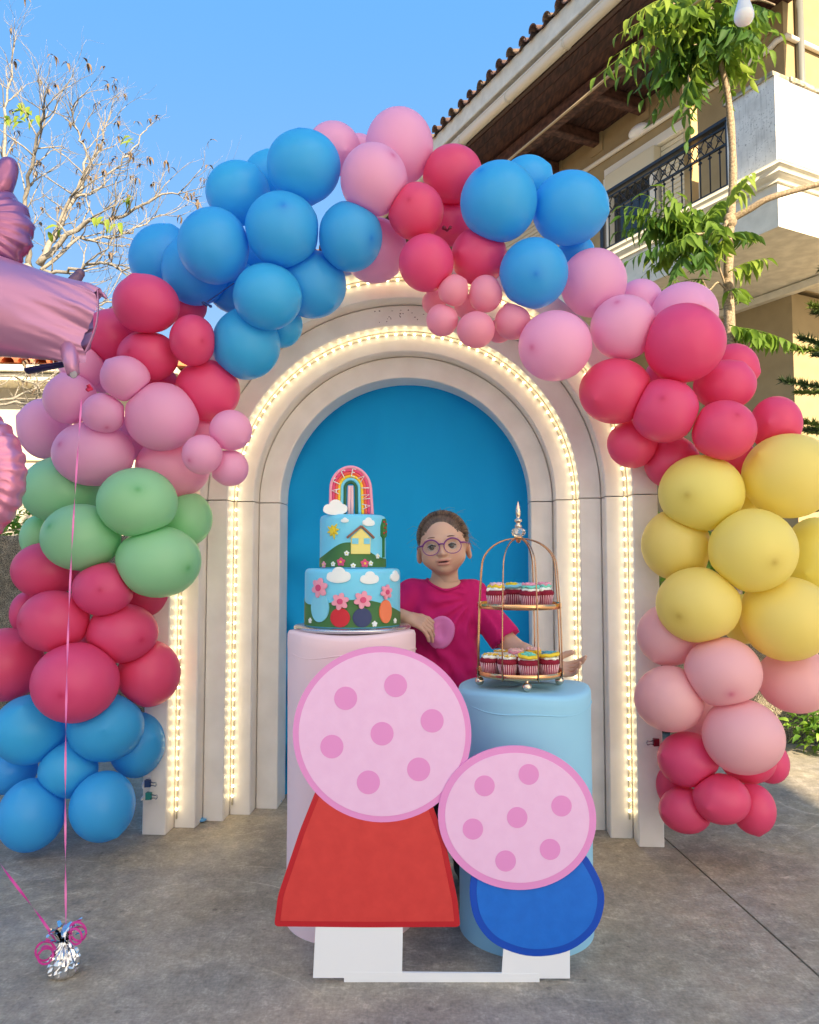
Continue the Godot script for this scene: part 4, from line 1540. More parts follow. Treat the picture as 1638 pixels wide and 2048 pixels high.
func make_house() -> void:
	var o := thing("house", "cream two-storey house with tiled eaves, dark wooden soffit and a railed balcony", "house", HOUSE_AT, 26.98)
	var far := -15.0
	# walls: ground floor and set-back upper floor
	bar(o, "lower_wall", Vector3(1.13 + 3.0, 1.62, far / 2 - 0.375), Vector3(6.0, 3.24, -far - 0.75), M.wall_tan)
	# upper wall with a door opening, z from -1.72 to -3.0
	var w0 := 3.28
	var w1 := 6.05
	bar(o, "upper_wall", Vector3(1.13 + 2.8, (w0 + w1) / 2, -0.75 - 0.485), Vector3(5.6, w1 - w0, 0.97), M.wall_tan)
	bar(o, "upper_wall", Vector3(1.13 + 2.8, (w0 + w1) / 2, (far - 3.02) / 2), Vector3(5.6, w1 - w0, -far - 3.02), M.wall_tan)
	bar(o, "upper_wall", Vector3(1.13 + 2.8, (5.34 + w1) / 2, -2.3625), Vector3(5.6, w1 - 5.34, 1.315), M.wall_tan)
	# shuttered balcony door
	var door := bar(o, "door_frame", Vector3(1.17, 5.29, -2.3625), Vector3(0.10, 0.10, 1.31), M.white_paint, 0.006)
	for z in [-1.725, -2.30, -3.0]:
		bar(door, "post", Vector3(1.17, 4.44, z), Vector3(0.10, 1.60, 0.07), M.white_paint, 0.006)
	bar(door, "shutter_box", Vector3(1.145, 5.15, -2.60), Vector3(0.12, 0.19, 0.74), M.shutter, 0.01)
	for k in 30:
		bar(door, "slat", Vector3(1.19, 3.70 + k * 0.052, -1.99), Vector3(0.03, 0.047, 0.47), M.shutter, 0.006)
	bar(door, "pane", Vector3(1.22, 4.40, -2.66), Vector3(0.012, 1.4, 0.62), M.pane)
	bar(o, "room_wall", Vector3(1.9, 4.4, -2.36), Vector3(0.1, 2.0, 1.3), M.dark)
	# a second closed shutter further along, its white casing runs under the eaves
	var win := bar(o, "window_frame", Vector3(1.12, 4.80, -4.6), Vector3(0.06, 1.5, 2.2), M.white_paint, 0.008)
	for k in 26:
		bar(win, "slat", Vector3(1.083, 4.12 + k * 0.052, -4.6), Vector3(0.02, 0.046, 2.0), M.shutter, 0.005)
	# balcony: slab, mouldings, solid corner, rails
	bar(o, "balcony_slab", Vector3(0.565, 3.45, far / 2 - 0.2), Vector3(1.13, 0.32, -far - 0.4), M.white_wall)
	bar(o, "balcony_slab", Vector3(2.6, 3.4505, -0.39), Vector3(5.2, 0.319, 0.78), M.white_wall)
	moulding(o, "cornice", [[0.0, 3.60], [0.02, 3.60], [0.025, 3.62], [0.045, 3.635], [0.06, 3.65], [0.065, 3.675], [0.085, 3.69], [0.09, 3.71], [0.0, 3.715]], 0.0, far, 5.2, M.white_wall)
	bar(o, "parapet", Vector3(0.07, 4.03, -0.205), Vector3(0.14, 0.68, 0.41), M.white_worn)
	bar(o, "parapet", Vector3(2.67, 4.03, -0.07), Vector3(5.06, 0.68, 0.14), M.white_worn)
	bar(o, "coping", Vector3(0.07, 4.385, -0.215), Vector3(0.17, 0.032, 0.43), M.coping)
	bar(o, "coping", Vector3(2.67, 4.385, -0.07), Vector3(5.03, 0.032, 0.17), M.coping)
	bar(o, "soffit_trim", Vector3(1.10, 3.25, far / 2), Vector3(0.07, 0.06, -far), M.white_wall)
	var rail := bar(o, "balcony_railing", Vector3(0.06, 4.30, -1.14), Vector3(0.06, 0.035, 1.44), M.iron, 0.006)
	for y in [4.255, 4.12, 3.80]:
		bar(rail, "rail", Vector3(0.06, y, -1.14), Vector3(0.022, 0.014, 1.44), M.iron)
	for z in [-0.44, -1.84]:
		bar(rail, "post", Vector3(0.06, 4.0, z), Vector3(0.04, 0.62, 0.04), M.iron)
	for k in 14:
		var z := -0.53 - k * 0.0945
		var st := begin()
		tube(st, [Vector3(0.06, 3.80, z), Vector3(0.06, 4.12, z)], 0.006, 6)
		ball(st, Vector3(0.06, 4.085, z), Vector3(0.010, 0.012, 0.022), 6)
		obj("baluster", st, M.iron, rail)
		st = begin()
		for s in [1, -1]:
			tube(st, [Vector3(0.06, 4.125, z - 0.047 * s), Vector3(0.06, 4.19, z), Vector3(0.06, 4.25, z + 0.047 * s)], 0.005, 5)
		tube(st, range(9).map(func(i): return Vector3(0.06, 4.19 + 0.022 * sin(TAU * i / 8.0), z + 0.022 * cos(TAU * i / 8.0))), 0.004, 5)
		obj("scroll", st, M.iron, rail)
	bar(o, "awning_post", Vector3(0.16, 4.74, -0.90), Vector3(0.075, 2.06, 0.085), M.post_wood, 0.006)
	# eaves: soffit boards, beams, gutter, fascia and tiles
	for k in 10:
		bar(o, "soffit_board", Vector3(0.03 + k * 0.124, 5.812 + rng.randf_range(-0.002, 0.002), far / 2 + 0.4), Vector3(0.119, 0.02, -far + 0.8), M.dark_wood[k % 3])
	bar(o, "eaves_beam", Vector3(0.43, 5.725, far / 2 + 0.4), Vector3(0.14, 0.15, -far + 0.8), M.beam_wood, 0.012)
	for k in 12:
		var z := -0.25 - 0.72 * k
		bar(o, "rafter", Vector3(0.815, 5.735, z), Vector3(0.63, 0.13, 0.11), M.beam_wood, 0.01)
		bar(o, "rafter_block", Vector3(1.125, 5.70, z), Vector3(0.03, 0.24, 0.19), M.wall_tan, 0.004)
	bar(o, "fascia_board", Vector3(-0.05, 5.90, far / 2 + 0.4), Vector3(0.04, 0.17, -far + 0.8), M.fascia)
	var st := begin()
	var g := [Vector2(-0.075, 5.89), Vector2(-0.085, 5.83), Vector2(-0.105, 5.80), Vector2(-0.145, 5.79), Vector2(-0.175, 5.81), Vector2(-0.185, 5.87), Vector2(-0.192, 5.872), Vector2(-0.192, 5.884), Vector2(-0.178, 5.884)]
	for i in g.size() - 1:
		st.set_smooth_group(1 if i < 5 else -1)
		quad(st, Vector3(g[i].x, g[i].y, far), Vector3(g[i].x, g[i].y, 0.9), Vector3(g[i + 1].x, g[i + 1].y, 0.9), Vector3(g[i + 1].x, g[i + 1].y, far))
	var gut := obj("gutter", st, M.gutter, o)
	for k in 16:
		st = begin()
		for dz in [0.0, 0.022]:
			tube(st, [Vector3(-0.07, 5.895, -0.2 - k * 0.95 + dz), Vector3(-0.082, 5.826, -0.2 - k * 0.95 + dz), Vector3(-0.103, 5.796, -0.2 - k * 0.95 + dz), Vector3(-0.147, 5.786, -0.2 - k * 0.95 + dz), Vector3(-0.180, 5.808, -0.2 - k * 0.95 + dz), Vector3(-0.19, 5.89, -0.2 - k * 0.95 + dz)], 0.004, 5)
		obj("bracket", st, M.gutter, gut)
	bar(o, "cornice_band", Vector3(-0.07, 6.105, far / 2 + 0.4), Vector3(0.16, 0.21, -far + 0.8), M.white_wall, 0.008)
	# roof: one pitched sheet and a row of barrel tiles along its edge
	st = begin()
	box(st, Vector3(2.93, 7.36, far / 2 + 0.4), Vector3(5.9, 0.06, -far + 0.8), Basis(Vector3.BACK, 0.37))
	var roof := obj("roof", st, M.tile_dark, o)
	for k in 76:
		var z := 0.7 - k * 0.2
		for c in 2:
			st = begin()
			st.set_smooth_group(0)
			var rows := []
			for e in [[-0.235, 0.0], [-0.235, 0.014], [0.35, 0.014]]:
				var row := PackedVector3Array()
				for j in 9:
					var a := PI * j / 8
					var rr: float = 0.066 - e[1]
					var y: float = sin(a) * rr * (1.0 if c == 0 else -0.75)
					row.append(Vector3(e[0] + rng.randf_range(-0.006, 0.006) * 0.0, y, -cos(a) * rr))
				rows.append(row)
			skin(st, rows)
			var t := obj("tile", st, M.tile_dark if (k * 7 + c) % 3 else M.tile_moss, roof)
			t.position = Vector3(0.02 + rng.randf_range(-0.012, 0.012), 6.235 + (0.04 if c == 0 else 0.055), z - (0.1 if c else 0.0))
			t.rotation.z = 0.30
	# fittings on the upper wall
	st = begin()
	tube(st, [Vector3(1.105, 5.47, -3.4), Vector3(1.105, 5.44, -1.4), Vector3(1.105, 5.43, -0.88), Vector3(1.105, 5.46, -0.80), Vector3(1.13, 5.47, -0.725), Vector3(1.6, 5.47, -0.725), Vector3(3.6, 5.48, -0.725)], 0.026, 10)
	obj("pipe", st, M.white_paint, o)
	st = begin()
	tube(st, [Vector3(1.30, 3.7, -0.72), Vector3(1.30, 6.0, -0.72)], 0.035, 10)
	obj("downpipe", st, M.grey_pipe, o)
	st = begin()
	ball(st, Vector3(1.10, 5.50, -2.45), Vector3(0.07, 0.065, 0.135), 20)
	var lamp := obj("wall_lamp", st, M.bulb, o)
	st = begin()
	ball(st, Vector3(1.125, 5.50, -2.45), Vector3(0.04, 0.075, 0.15), 20)
	obj("base", st, M.wall_tan, lamp)
	# rope slung from the house past the tree
	st = begin()
	var end: Transform3D = Transform3D(Basis(Vector3.UP, deg_to_rad(26.98)), HOUSE_AT)
	tube(st, curve([at(1560, -165, 3.5), at(1440, -36, 4.0), at(1230, 142, 4.9), at(1030, 310, 6.0), end * Vector3(0.43, 5.66, -6.4)], 8), 0.009, 7)
	tag(obj("rope", st, M.rope), "tan rope slung diagonally below the dark eaves and past the leaves", "rope")

func make_other_buildings() -> void:
	# tiled house beyond the bare tree
	var o := thing("house", "low house with an orange tiled roof and white eaves behind the foil balloon", "house", Vector3(-7.2, 0, -10.4), 4.0)
	bar(o, "wall", Vector3(0, 1.7, -2.5), Vector3(7.4, 3.4, 5.0), M.wall_grey)
	bar(o, "eaves_band", Vector3(0, 3.40, -2.4), Vector3(8.0, 0.09, 5.8), M.white_wall)
	bar(o, "eaves_band", Vector3(0, 3.50, -2.4), Vector3(8.2, 0.08, 6.0), M.white_wall)
	bar(o, "shutter_box", Vector3(2.6, 2.6, 0.01), Vector3(1.4, 0.5, 0.08), M.shutter, 0.01)
	bar(o, "ledge", Vector3(0, 2.0, 0.06), Vector3(7.5, 0.18, 0.2), M.white_wall)
	var st := begin()
	for s in [1, -1]:
		quad(st, Vector3(-4.1, 3.55, -2.4 + 3.0 * s), Vector3(4.1, 3.55, -2.4 + 3.0 * s), Vector3(4.1, 4.25, -2.4), Vector3(-4.1, 4.25, -2.4))
	var roof := obj("roof", st, M.tile_orange, o)
	for k in 40:
		st = begin()
		var x := -4.0 + k * 0.205
		var rows := []
		for e in [[0.62, 3.56], [-2.4, 4.27]]:
			var row := PackedVector3Array()
			for j in 7:
				var a := PI * j / 6
				row.append(Vector3(x + cos(a) * 0.085, e[1] + sin(a) * 0.075, e[0]))
			rows.append(row)
		st.set_smooth_group(0)
		skin(st, rows)
		obj("tile", st, M.tile_orange if k % 3 else M.tile_orange_pale, roof)
	# unseen canopy behind the viewer, placed to shade the arch and light it softly
	var h := thing("unseen_canopy", "white fabric canopy on tall poles, out of view behind the viewer, placed to shade and softly light the arch", "unseen_canopy", Vector3(0, 0, 0))
	st = begin()
	st.set_smooth_group(0)
	var sheet := []
	for i in 13:
		var row := PackedVector3Array()
		for j in 13:
			row.append(Vector3(lerpf(-8.0, 6.35, j / 12.0), 4.95 - 0.12 * sin(PI * j / 12.0) * sin(PI * i / 12.0), lerpf(9.6, 0.45, i / 12.0)))
		sheet.append(row)
	skin(st, sheet)
	obj("diffusing_sheet", st, M.unseen_canopy, h)
	for x in [-7.9, 1.2, 6.25]:
		for z in [0.55, 5.0, 9.5]:
			if x == 1.2 and z < 1.0:
				continue
			st = begin()
			tube(st, [Vector3(x, 0, z), Vector3(x, 4.94, z)], 0.045, 10)
			obj("pole", st, M.white_paint, h)

func rough_wall(label: String, a: Vector3, b: Vector3, h: float, thick: float, m: Material) -> void:
	var o := thing("garden_wall", label, "wall", a)
	var d := b - a
	var u := d.normalized()
	var nn := Vector3(-u.z, 0, u.x)
	if nn.z < 0:
		nn = -nn
	var st := begin()
	st.set_smooth_group(0)
	var n := int(d.length() / 0.035)
	var mrows := int(h / 0.035)
	var rows := []
	for i in mrows + 1:
		var row := PackedVector3Array()
		for j in n + 1:
			var p := d * j / n + Vector3.UP * h * i / mrows
			row.append(p + nn * (thick / 2 + 0.018 * noise.get_noise_3d((a.x + p.x) * 300, p.y * 300, a.z * 100) + 0.01 * noise.get_noise_3d(p.x * 900, p.y * 900, 7)))
		rows.append(row)
	var top := PackedVector3Array()
	var back := PackedVector3Array()
	for j in n + 1:
		top.append(rows[-1][j] - nn * thick)
		back.append(d * j / n - nn * thick / 2)
	rows.append(top)
	rows.append(back)
	if u.cross(Vector3.UP).dot(nn) < 0:
		for r in rows.size():
			var rr: PackedVector3Array = rows[r]
			rr.reverse()
			rows[r] = rr
	skin(st, rows)
	obj("render_coat", st, m, o)

# ---------------------------------------------------------------- plants
func leaf_blade(st: SurfaceTool, base: Vector3, dir: Vector3, up: Vector3, l: float, w: float, droop := 0.25) -> void:
	# a folded, pointed leaf of eight triangles
	var s := dir.cross(up).normalized()
	var n := s.cross(dir).normalized()
	var mid := [base, base + dir * l * 0.16 + n * l * 0.03, base + dir * l * 0.38 + n * l * 0.04, base + dir * l * 0.62 - n * l * droop * 0.22, base + dir * l * 0.83 - n * l * droop * 0.6, base + dir * l - n * l * droop * 1.1]
	var wide := [0.0, w * 0.72, w, w * 0.86, w * 0.42, 0.0]
	st.set_smooth_group(0)
	for i in 5:
		for e in [1, -1]:
			var p: Vector3 = mid[i] + s * wide[i] * 0.5 * e + n * wide[i] * 0.22
			var q: Vector3 = mid[i + 1] + s * wide[i + 1] * 0.5 * e + n * wide[i + 1] * 0.22
			if e > 0:
				quad(st, mid[i], mid[i + 1], q, p)
			else:
				quad(st, mid[i], p, q, mid[i + 1])

func frond(parent: Node, base: Vector3, dir: Vector3, l: float, pairs: int, size: float, m: Material) -> void:
	var st := begin()
	var pts := []
	var side := dir.cross(Vector3.UP).normalized()
	for i in pairs + 2:
		var t := float(i) / (pairs + 1)
		pts.append(base + dir * l * t + Vector3.DOWN * l * 0.30 * t * t)
	tube(st, pts, range(pairs + 2).map(func(i): return lerpf(0.0035, 0.0012, float(i) / (pairs + 1))), 5)
	for i in range(1, pairs + 2):
		var t := float(i) / (pairs + 1)
		var d: Vector3 = (pts[i] - pts[i - 1]).normalized()
		var big := size * (0.75 + 0.5 * sin(PI * minf(t + 0.15, 1.0))) * rng.randf_range(0.85, 1.1)
		for e in ([1, -1] if i <= pairs else [0]):
			var ld: Vector3 = (side * e * rng.randf_range(0.4, 0.7) + d * rng.randf_range(0.25, 0.5) + Vector3.DOWN * rng.randf_range(0.6, 1.1)).normalized()
			if e == 0:
				ld = (d + Vector3.DOWN * 0.6).normalized()
			var up: Vector3 = (Vector3.UP * 0.6 - side * e * 0.5 + Vector3(rng.randf_range(-0.4, 0.4), 0.2, rng.randf_range(-0.4, 0.4))).normalized()
			leaf_blade(st, pts[i], ld, up, big, big * 0.33, rng.randf_range(0.05, 0.35))
	obj("leaf", st, m, parent)

func make_green_tree() -> void:
	var d := 4.45
	var o := thing("young_tree", "slender young tree with drooping green leaflets standing before the balcony", "tree")
	var st := begin()
	var foot := at(1461, 700, d)
	foot.y = -0.02
	var stem := curve([foot, at(1459, 640, d), at(1456, 560, d), at(1461, 440, d), at(1466, 330, d), at(1457, 200, d), at(1440, 120, d), at(1422, 62, d), at(1424, 0, d), at(1418, -90, d)], 5)
	tube(st, stem, range(stem.size()).map(func(i): return lerpf(0.033, 0.010, pow(float(i) / (stem.size() - 1), 0.9)) + 0.002 * sin(i * 1.7)), 10)
	ball(st, at(1460, 442, d), Vector3(0.042, 0.05, 0.04), 10)
	var trunk := obj("trunk", st, M.bark_pale, o)
	for b in [[[1460, 440], [1500, 418], [1545, 394], [1660, 362], 0.022, 0.016], [[1458, 438], [1444, 455], [1425, 466], [1386, 470], 0.015, 0.009], [[1452, 575], [1430, 500], [1446, 470], [1452, 450], 0.006, 0.005], [[1456, 585], [1436, 565], [1418, 580], [1405, 560], 0.006, 0.004], [[1424, 60], [1395, 40], [1350, 10], [1310, -10], 0.010, 0.006], [[1424, 50], [1460, 20], [1510, 0], [1550, 10], 0.009, 0.005], [[1432, 100], [1415, 92], [1400, 88], [1388, 90], 0.006, 0.003]]:
		st = begin()
		var pts := curve([at(b[0][0], b[0][1], d), at(b[1][0], b[1][1], d - 0.05), at(b[2][0], b[2][1], d - 0.1), at(b[3][0], b[3][1], d - 0.15)], 6)
		tube(st, pts, range(pts.size()).map(func(i): return lerpf(b[4], b[5], float(i) / (pts.size() - 1))), 7)
		obj("branch", st, M.bark_pale, trunk)
	# leaves: base pixel, tip pixel, pairs, size
	var L := [
		[1418, 40, 1195, 90, 8, 0.115], [1415, 60, 1245, 120, 8, 0.115], [1410, 20, 1240, 30, 9, 0.11], [1400, -10, 1260, -10, 8, 0.11], [1400, 30, 1300, 60, 8, 0.11],
		[1420, 70, 1270, 160, 9, 0.115], [1420, 80, 1290, 185, 8, 0.11], [1420, 90, 1330, 170, 8, 0.11], [1425, 90, 1350, 215, 8, 0.11], [1428, 95, 1372, 225, 9, 0.115],
		[1425, 60, 1385, 160, 8, 0.11], [1430, 40, 1535, 90, 8, 0.11], [1430, 60, 1510, 60, 8, 0.115], [1435, 80, 1500, 150, 8, 0.11], [1435, 30, 1555, 40, 8, 0.11], [1440, 10, 1545, 10, 8, 0.11],
		[1430, 60, 1470, 20, 7, 0.11], [1420, 30, 1370, 0, 8, 0.11], [1425, 20, 1440, -60, 8, 0.11], [1415, 10, 1330, -40, 8, 0.11], [1438, 110, 1480, 150, 8, 0.10], [1425, 55, 1330, 100, 9, 0.115], [1420, 75, 1320, 130, 8, 0.115], [1424, 50, 1400, 110, 7, 0.11], [1430, 50, 1452, 100, 7, 0.11], [1424, 30, 1290, 20, 8, 0.11], [1428, 20, 1490, -20, 8, 0.11],
		[1424, 40, 1230, 70, 9, 0.11], [1424, 60, 1300, 215, 9, 0.11], [1424, 70, 1375, 250, 8, 0.11], [1428, 60, 1460, 190, 8, 0.11], [1430, 30, 1520, 120, 9, 0.11], [1428, 10, 1360, 60, 8, 0.115], [1424, 0, 1270, 10, 9, 0.11], [1430, 20, 1500, 30, 8, 0.11], [1424, 20, 1410, 90, 8, 0.11],
		[1390, 470, 1245, 410, 9, 0.105], [1388, 470, 1290, 420, 9, 0.105], [1390, 468, 1370, 480, 8, 0.1], [1390, 474, 1300, 520, 9, 0.095],
		[1390, 470, 1245, 385, 9, 0.105], [1388, 470, 1240, 440, 8, 0.11], [1390, 470, 1290, 370, 8, 0.10], [1386, 468, 1330, 360, 8, 0.10], [1390, 465, 1400, 390, 7, 0.10], [1395, 465, 1450, 365, 8, 0.105], [1400, 468, 1350, 440, 8, 0.105],
		[1395, 470, 1435, 420, 7, 0.10], [1388, 472, 1300, 450, 8, 0.105], [1388, 476, 1260, 510, 8, 0.09], [1390, 476, 1330, 500, 8, 0.095], [1392, 478, 1340, 560, 9, 0.10], [1400, 476, 1410, 540, 8, 0.10], [1395, 472, 1375, 400, 7, 0.10],
		[1392, 480, 1290, 545, 8, 0.09], [1420, 560, 1320, 570, 8, 0.08], [1462, 400, 1500, 345, 6, 0.09], [1456, 470, 1515, 470, 8, 0.085], [1452, 470, 1440, 520, 6, 0.08], [1456, 545, 1530, 520, 9, 0.09], [1456, 585, 1490, 575, 7, 0.085], [1458, 655, 1590, 680, 11, 0.10], [1458, 650, 1530, 690, 8, 0.09], [1450, 470, 1420, 440, 7, 0.09], [1452, 485, 1405, 505, 7, 0.085],
	]
	for l in L:
		var a := at(l[0], l[1], d - rng.randf_range(0.0, 0.12))
		var b := at(l[2], l[3] - 26, d + rng.randf_range(-0.45, 0.25))
		frond(o, a, (b - a).normalized(), (b - a).length() * 1.02, l[4], l[5] * 1.16, M.leaf[rng.randi() % 3])

func grow(st: SurfaceTool, p: Vector3, d: Vector3, l: float, r: float, deep: int, tips: Array) -> void:
	var pts := [p]
	var rad := [r]
	var n := 5
	for i in n:
		d = (d + Vector3(rng.randf_range(-1, 1), rng.randf_range(-0.7, 1.0), rng.randf_range(-1, 1)) * 0.22).normalized()
		p += d * l / n
		pts.append(p)
		rad.append(lerpf(r, r * 0.55, float(i + 1) / n))
	tube(st, pts, rad, 5 if r < 0.01 else 7)
	if deep == 0:
		tips.append([p, d])
		return
	for k in (2 if deep > 1 else 3):
		var j: int = [5, 3, 2][k]
		var s := (d + Vector3(rng.randf_range(-1, 1), rng.randf_range(-0.6, 1.0), rng.randf_range(-1, 1)) * 0.85).normalized()
		grow(st, pts[j], s, l * rng.randf_range(0.55, 0.82), rad[j] * (0.85 if k == 0 else 0.62), deep - 1, tips)

func make_bare_tree() -> void:
	var d := 6.2
	var o := thing("bare_tree", "sunlit bare tree with pale tangled twigs and a few last leaves against the sky", "tree")
	var st := begin()
	var foot := at(-95, 900, d)
	foot.y = -0.03
	var pts := curve([foot, at(-80, 760, d), at(-25, 620, d), at(66, 535, d)], 5)
	tube(st, pts, range(pts.size()).map(func(i): return lerpf(0.14, 0.06, float(i) / (pts.size() - 1))), 12)
	var trunk := obj("trunk", st, M.bark_sun, o)
	var tips := []
	var limbs := [
		[[78, 530], [110, 470], [150, 395], [195, 300], [214, 245], 0.052], [[80, 530], [150, 455], [225, 440], [300, 400], [362, 382], 0.042], [[82, 540], [160, 480], [230, 475], [280, 455], [330, 430], 0.026],
		[[60, 540], [50, 440], [62, 330], [85, 250], [92, 215], 0.040], [[20, 585], [12, 430], [10, 300], [15, 200], [28, 95], 0.045], [[75, 545], [130, 540], [200, 525], [250, 540], [290, 545], 0.030],
		[[0, 600], [-20, 480], [-60, 380], [-90, 250], [-110, 130], 0.045], [[118, 450], [160, 360], [168, 300], [150, 255], [146, 215], 0.022], [[-20, 620], [120, 600], [190, 610], [230, 600], [265, 570], 0.020],
		[[-70, 730], [50, 760], [95, 790], [130, 800], [150, 790], 0.018], [[-80, 800], [50, 790], [85, 760], [120, 745], [150, 730], 0.02], [[-85, 830], [30, 805], [80, 830], [110, 880], [135, 900], 0.02], [[150, 395], [190, 380], [230, 340], [262, 300], [290, 262], 0.018],
	]
	for l in limbs:
		st = begin()
		var zz := rng.randf_range(-0.8, 0.8)
		var raw := []
		for i in 5:
			raw.append(at(l[i][0], l[i][1], d + zz * i / 4.0))
		var c := curve(raw, 5)
		for i in range(1, c.size() - 1):
			c[i] += Vector3(rng.randf_range(-1, 1), rng.randf_range(-1, 1), rng.randf_range(-1, 1)) * 0.02
		var rads := range(c.size()).map(func(i): return lerpf(l[5] * 0.62, 0.005, pow(float(i) / (c.size() - 1), 0.8)))
		tube(st, c, rads, 7)
		var branch := obj("branch", st, M.bark_sun, trunk)
		st = begin()
		for i in range(3, c.size()):
			for q in 2:
				if rng.randf() < 0.52:
					var s: Vector3 = ((c[i] - c[i - 1]).normalized() * 0.7 + Vector3(rng.randf_range(-1, 1), rng.randf_range(-0.5, 1), rng.randf_range(-1, 1))).normalized()
					grow(st, c[i], s, rng.randf_range(0.16, 0.36) * (1.0 if l[5] > 0.021 else 0.7), minf(rads[i] * 0.6, 0.0075), 2, tips)
		grow(st, c[-1], (c[-1] - c[-2]).normalized(), 0.25, 0.005, 2, tips)
		var tw := obj("twigs", st, M.bark_sun, o)
		tw.set_meta("kind", "stuff")
	# withered leaf bunches and a few green leaves
	st = begin()
	var green := begin()
	for t in tips:
		if rng.randf() < 0.10:
			for k in rng.randi_range(2, 5):
				var dd := Vector3(rng.randf_range(-1, 1), rng.randf_range(-1.4, 0.3), rng.randf_range(-1, 1)).normalized()
				leaf_blade(st, t[0], dd, Vector3.UP.rotated(Vector3.RIGHT, 0.5), rng.randf_range(0.03, 0.075), 0.02, 0.4)
	for c in [[45, 215, 7], [30, 240, 6], [60, 235, 5], [235, 455, 3], [200, 440, 4], [250, 400, 3], [270, 280, 3], [110, 455, 3]]:
		for k in c[2]:
			var dd := Vector3(rng.randf_range(-1, 1), rng.randf_range(-1.2, 0.2), rng.randf_range(-0.5, 1)).normalized()
			leaf_blade(green, at(c[0] + rng.randf_range(-16, 16), c[1] + rng.randf_range(-12, 12), d - 0.2), dd, Vector3(0, 0.6, 0.8), rng.randf_range(0.08, 0.13), 0.042, 0.3)
	obj("withered_leaves", st, M.leaf_dry, o).set_meta("kind", "stuff")
	obj("green_leaves", green, M.leaf[1], o).set_meta("kind", "stuff")

func bush(label: String, where: Vector3, r: Vector3, n: int, size: float, mats: Array, called := "bush") -> void:
	var o := thing(called, label, "bush", where)
	var st := begin()
	for k in 9:
		var a := rng.randf_range(0, TAU)
		var tip := Vector3(cos(a) * r.x * 0.7, rng.randf_range(0.8, 1.7) * r.y, sin(a) * r.z * 0.7)
		tube(st, [Vector3(cos(a) * r.x * 0.1, 0, sin(a) * r.z * 0.1), tip * 0.5 + Vector3(0, r.y * 0.1, 0), tip], [0.008, 0.006, 0.003], 5)
	obj("stem", st, M.bark_pale, o)
	for m in mats.size():
		st = begin()
		for k in n / mats.size():
			var v := Vector3(rng.randfn(0, 0.45), rng.randfn(0, 0.45), rng.randfn(0, 0.45)).limit_length(1.0)
			var clump := 0.16 * noise.get_noise_3d(v.x * 200 + where.x * 99, v.y * 200, v.z * 200)
			var p := Vector3(v.x * r.x, r.y + v.y * r.y * (1.0 + clump), v.z * r.z)
			if p.y < 0.01:
				p.y = rng.randf_range(0.01, r.y)
			var dd := (Vector3(v.x, v.y * 0.6 + 0.1, v.z) + Vector3(rng.randf_range(-1, 1), rng.randf_range(-0.7, 0.9), rng.randf_range(-1, 1)) * 0.9).normalized()
			leaf_blade(st, p, dd, Vector3(rng.randf_range(-0.5, 0.5), 1, rng.randf_range(-0.5, 0.5)), size * rng.randf_range(0.6, 1.2), size * 0.5, 0.3)
		obj("foliage", st, mats[m], o).set_meta("kind", "stuff")

func make_conifer() -> void:
	var base := Vector3(2.62, 0, -4.55)
	var o := thing("conifer", "dark feathery conifer with tiered branches beside the tan house wall", "conifer", base)
	var st := begin()
	tube(st, [Vector3(0, -0.02, 0), Vector3(0.01, 1.4, 0), Vector3(0, 2.85, 0)], [0.06, 0.04, 0.008], 8)
	var trunk := obj("trunk", st, M.bark_pale, o)
	for w in 9:
		var y := 0.85 + w * 0.235
		var reach := lerpf(0.74, 0.12, pow(w / 8.0, 1.25))
		for k in 7:
			var a := TAU * k / 7 + w * 0.5 + rng.randf_range(-0.2, 0.2)
			var d := Vector3(cos(a), 0, sin(a))
			var pts := []
			var l := reach * rng.randf_range(0.8, 1.1)
			for i in 7:
				var t := i / 6.0
				pts.append(Vector3(0, y, 0) + d * l * t + Vector3.UP * (0.05 * t - 0.10 * t * (1 - t) * 2 * reach))
			st = begin()
			tube(st, pts, [0.010, 0.009, 0.008, 0.007, 0.006, 0.005, 0.003], 5)
			for i in range(1, 7):
				for e in 64:
					var c: Vector3 = pts[i - 1].lerp(pts[i], rng.randf())
					var nd := (d * rng.randf_range(-0.1, 0.6) + d.cross(Vector3.UP) * rng.randf_range(-1, 1) + Vector3.UP * rng.randf_range(-0.3, 0.9)).normalized()
					var tip: Vector3 = c + nd * rng.randf_range(0.025, 0.06)
					var s := nd.cross(Vector3(rng.randf_range(-1, 1), 1, rng.randf_range(-1, 1))).normalized() * 0.0055
					st.set_smooth_group(-1)
					tri(st, c - s, c + s, tip)
					tri(st, c - nd.cross(s).normalized() * 0.0055, c + nd.cross(s).normalized() * 0.0055, tip)
			obj("branch", st, M.needle[(w + k) % 2], trunk)

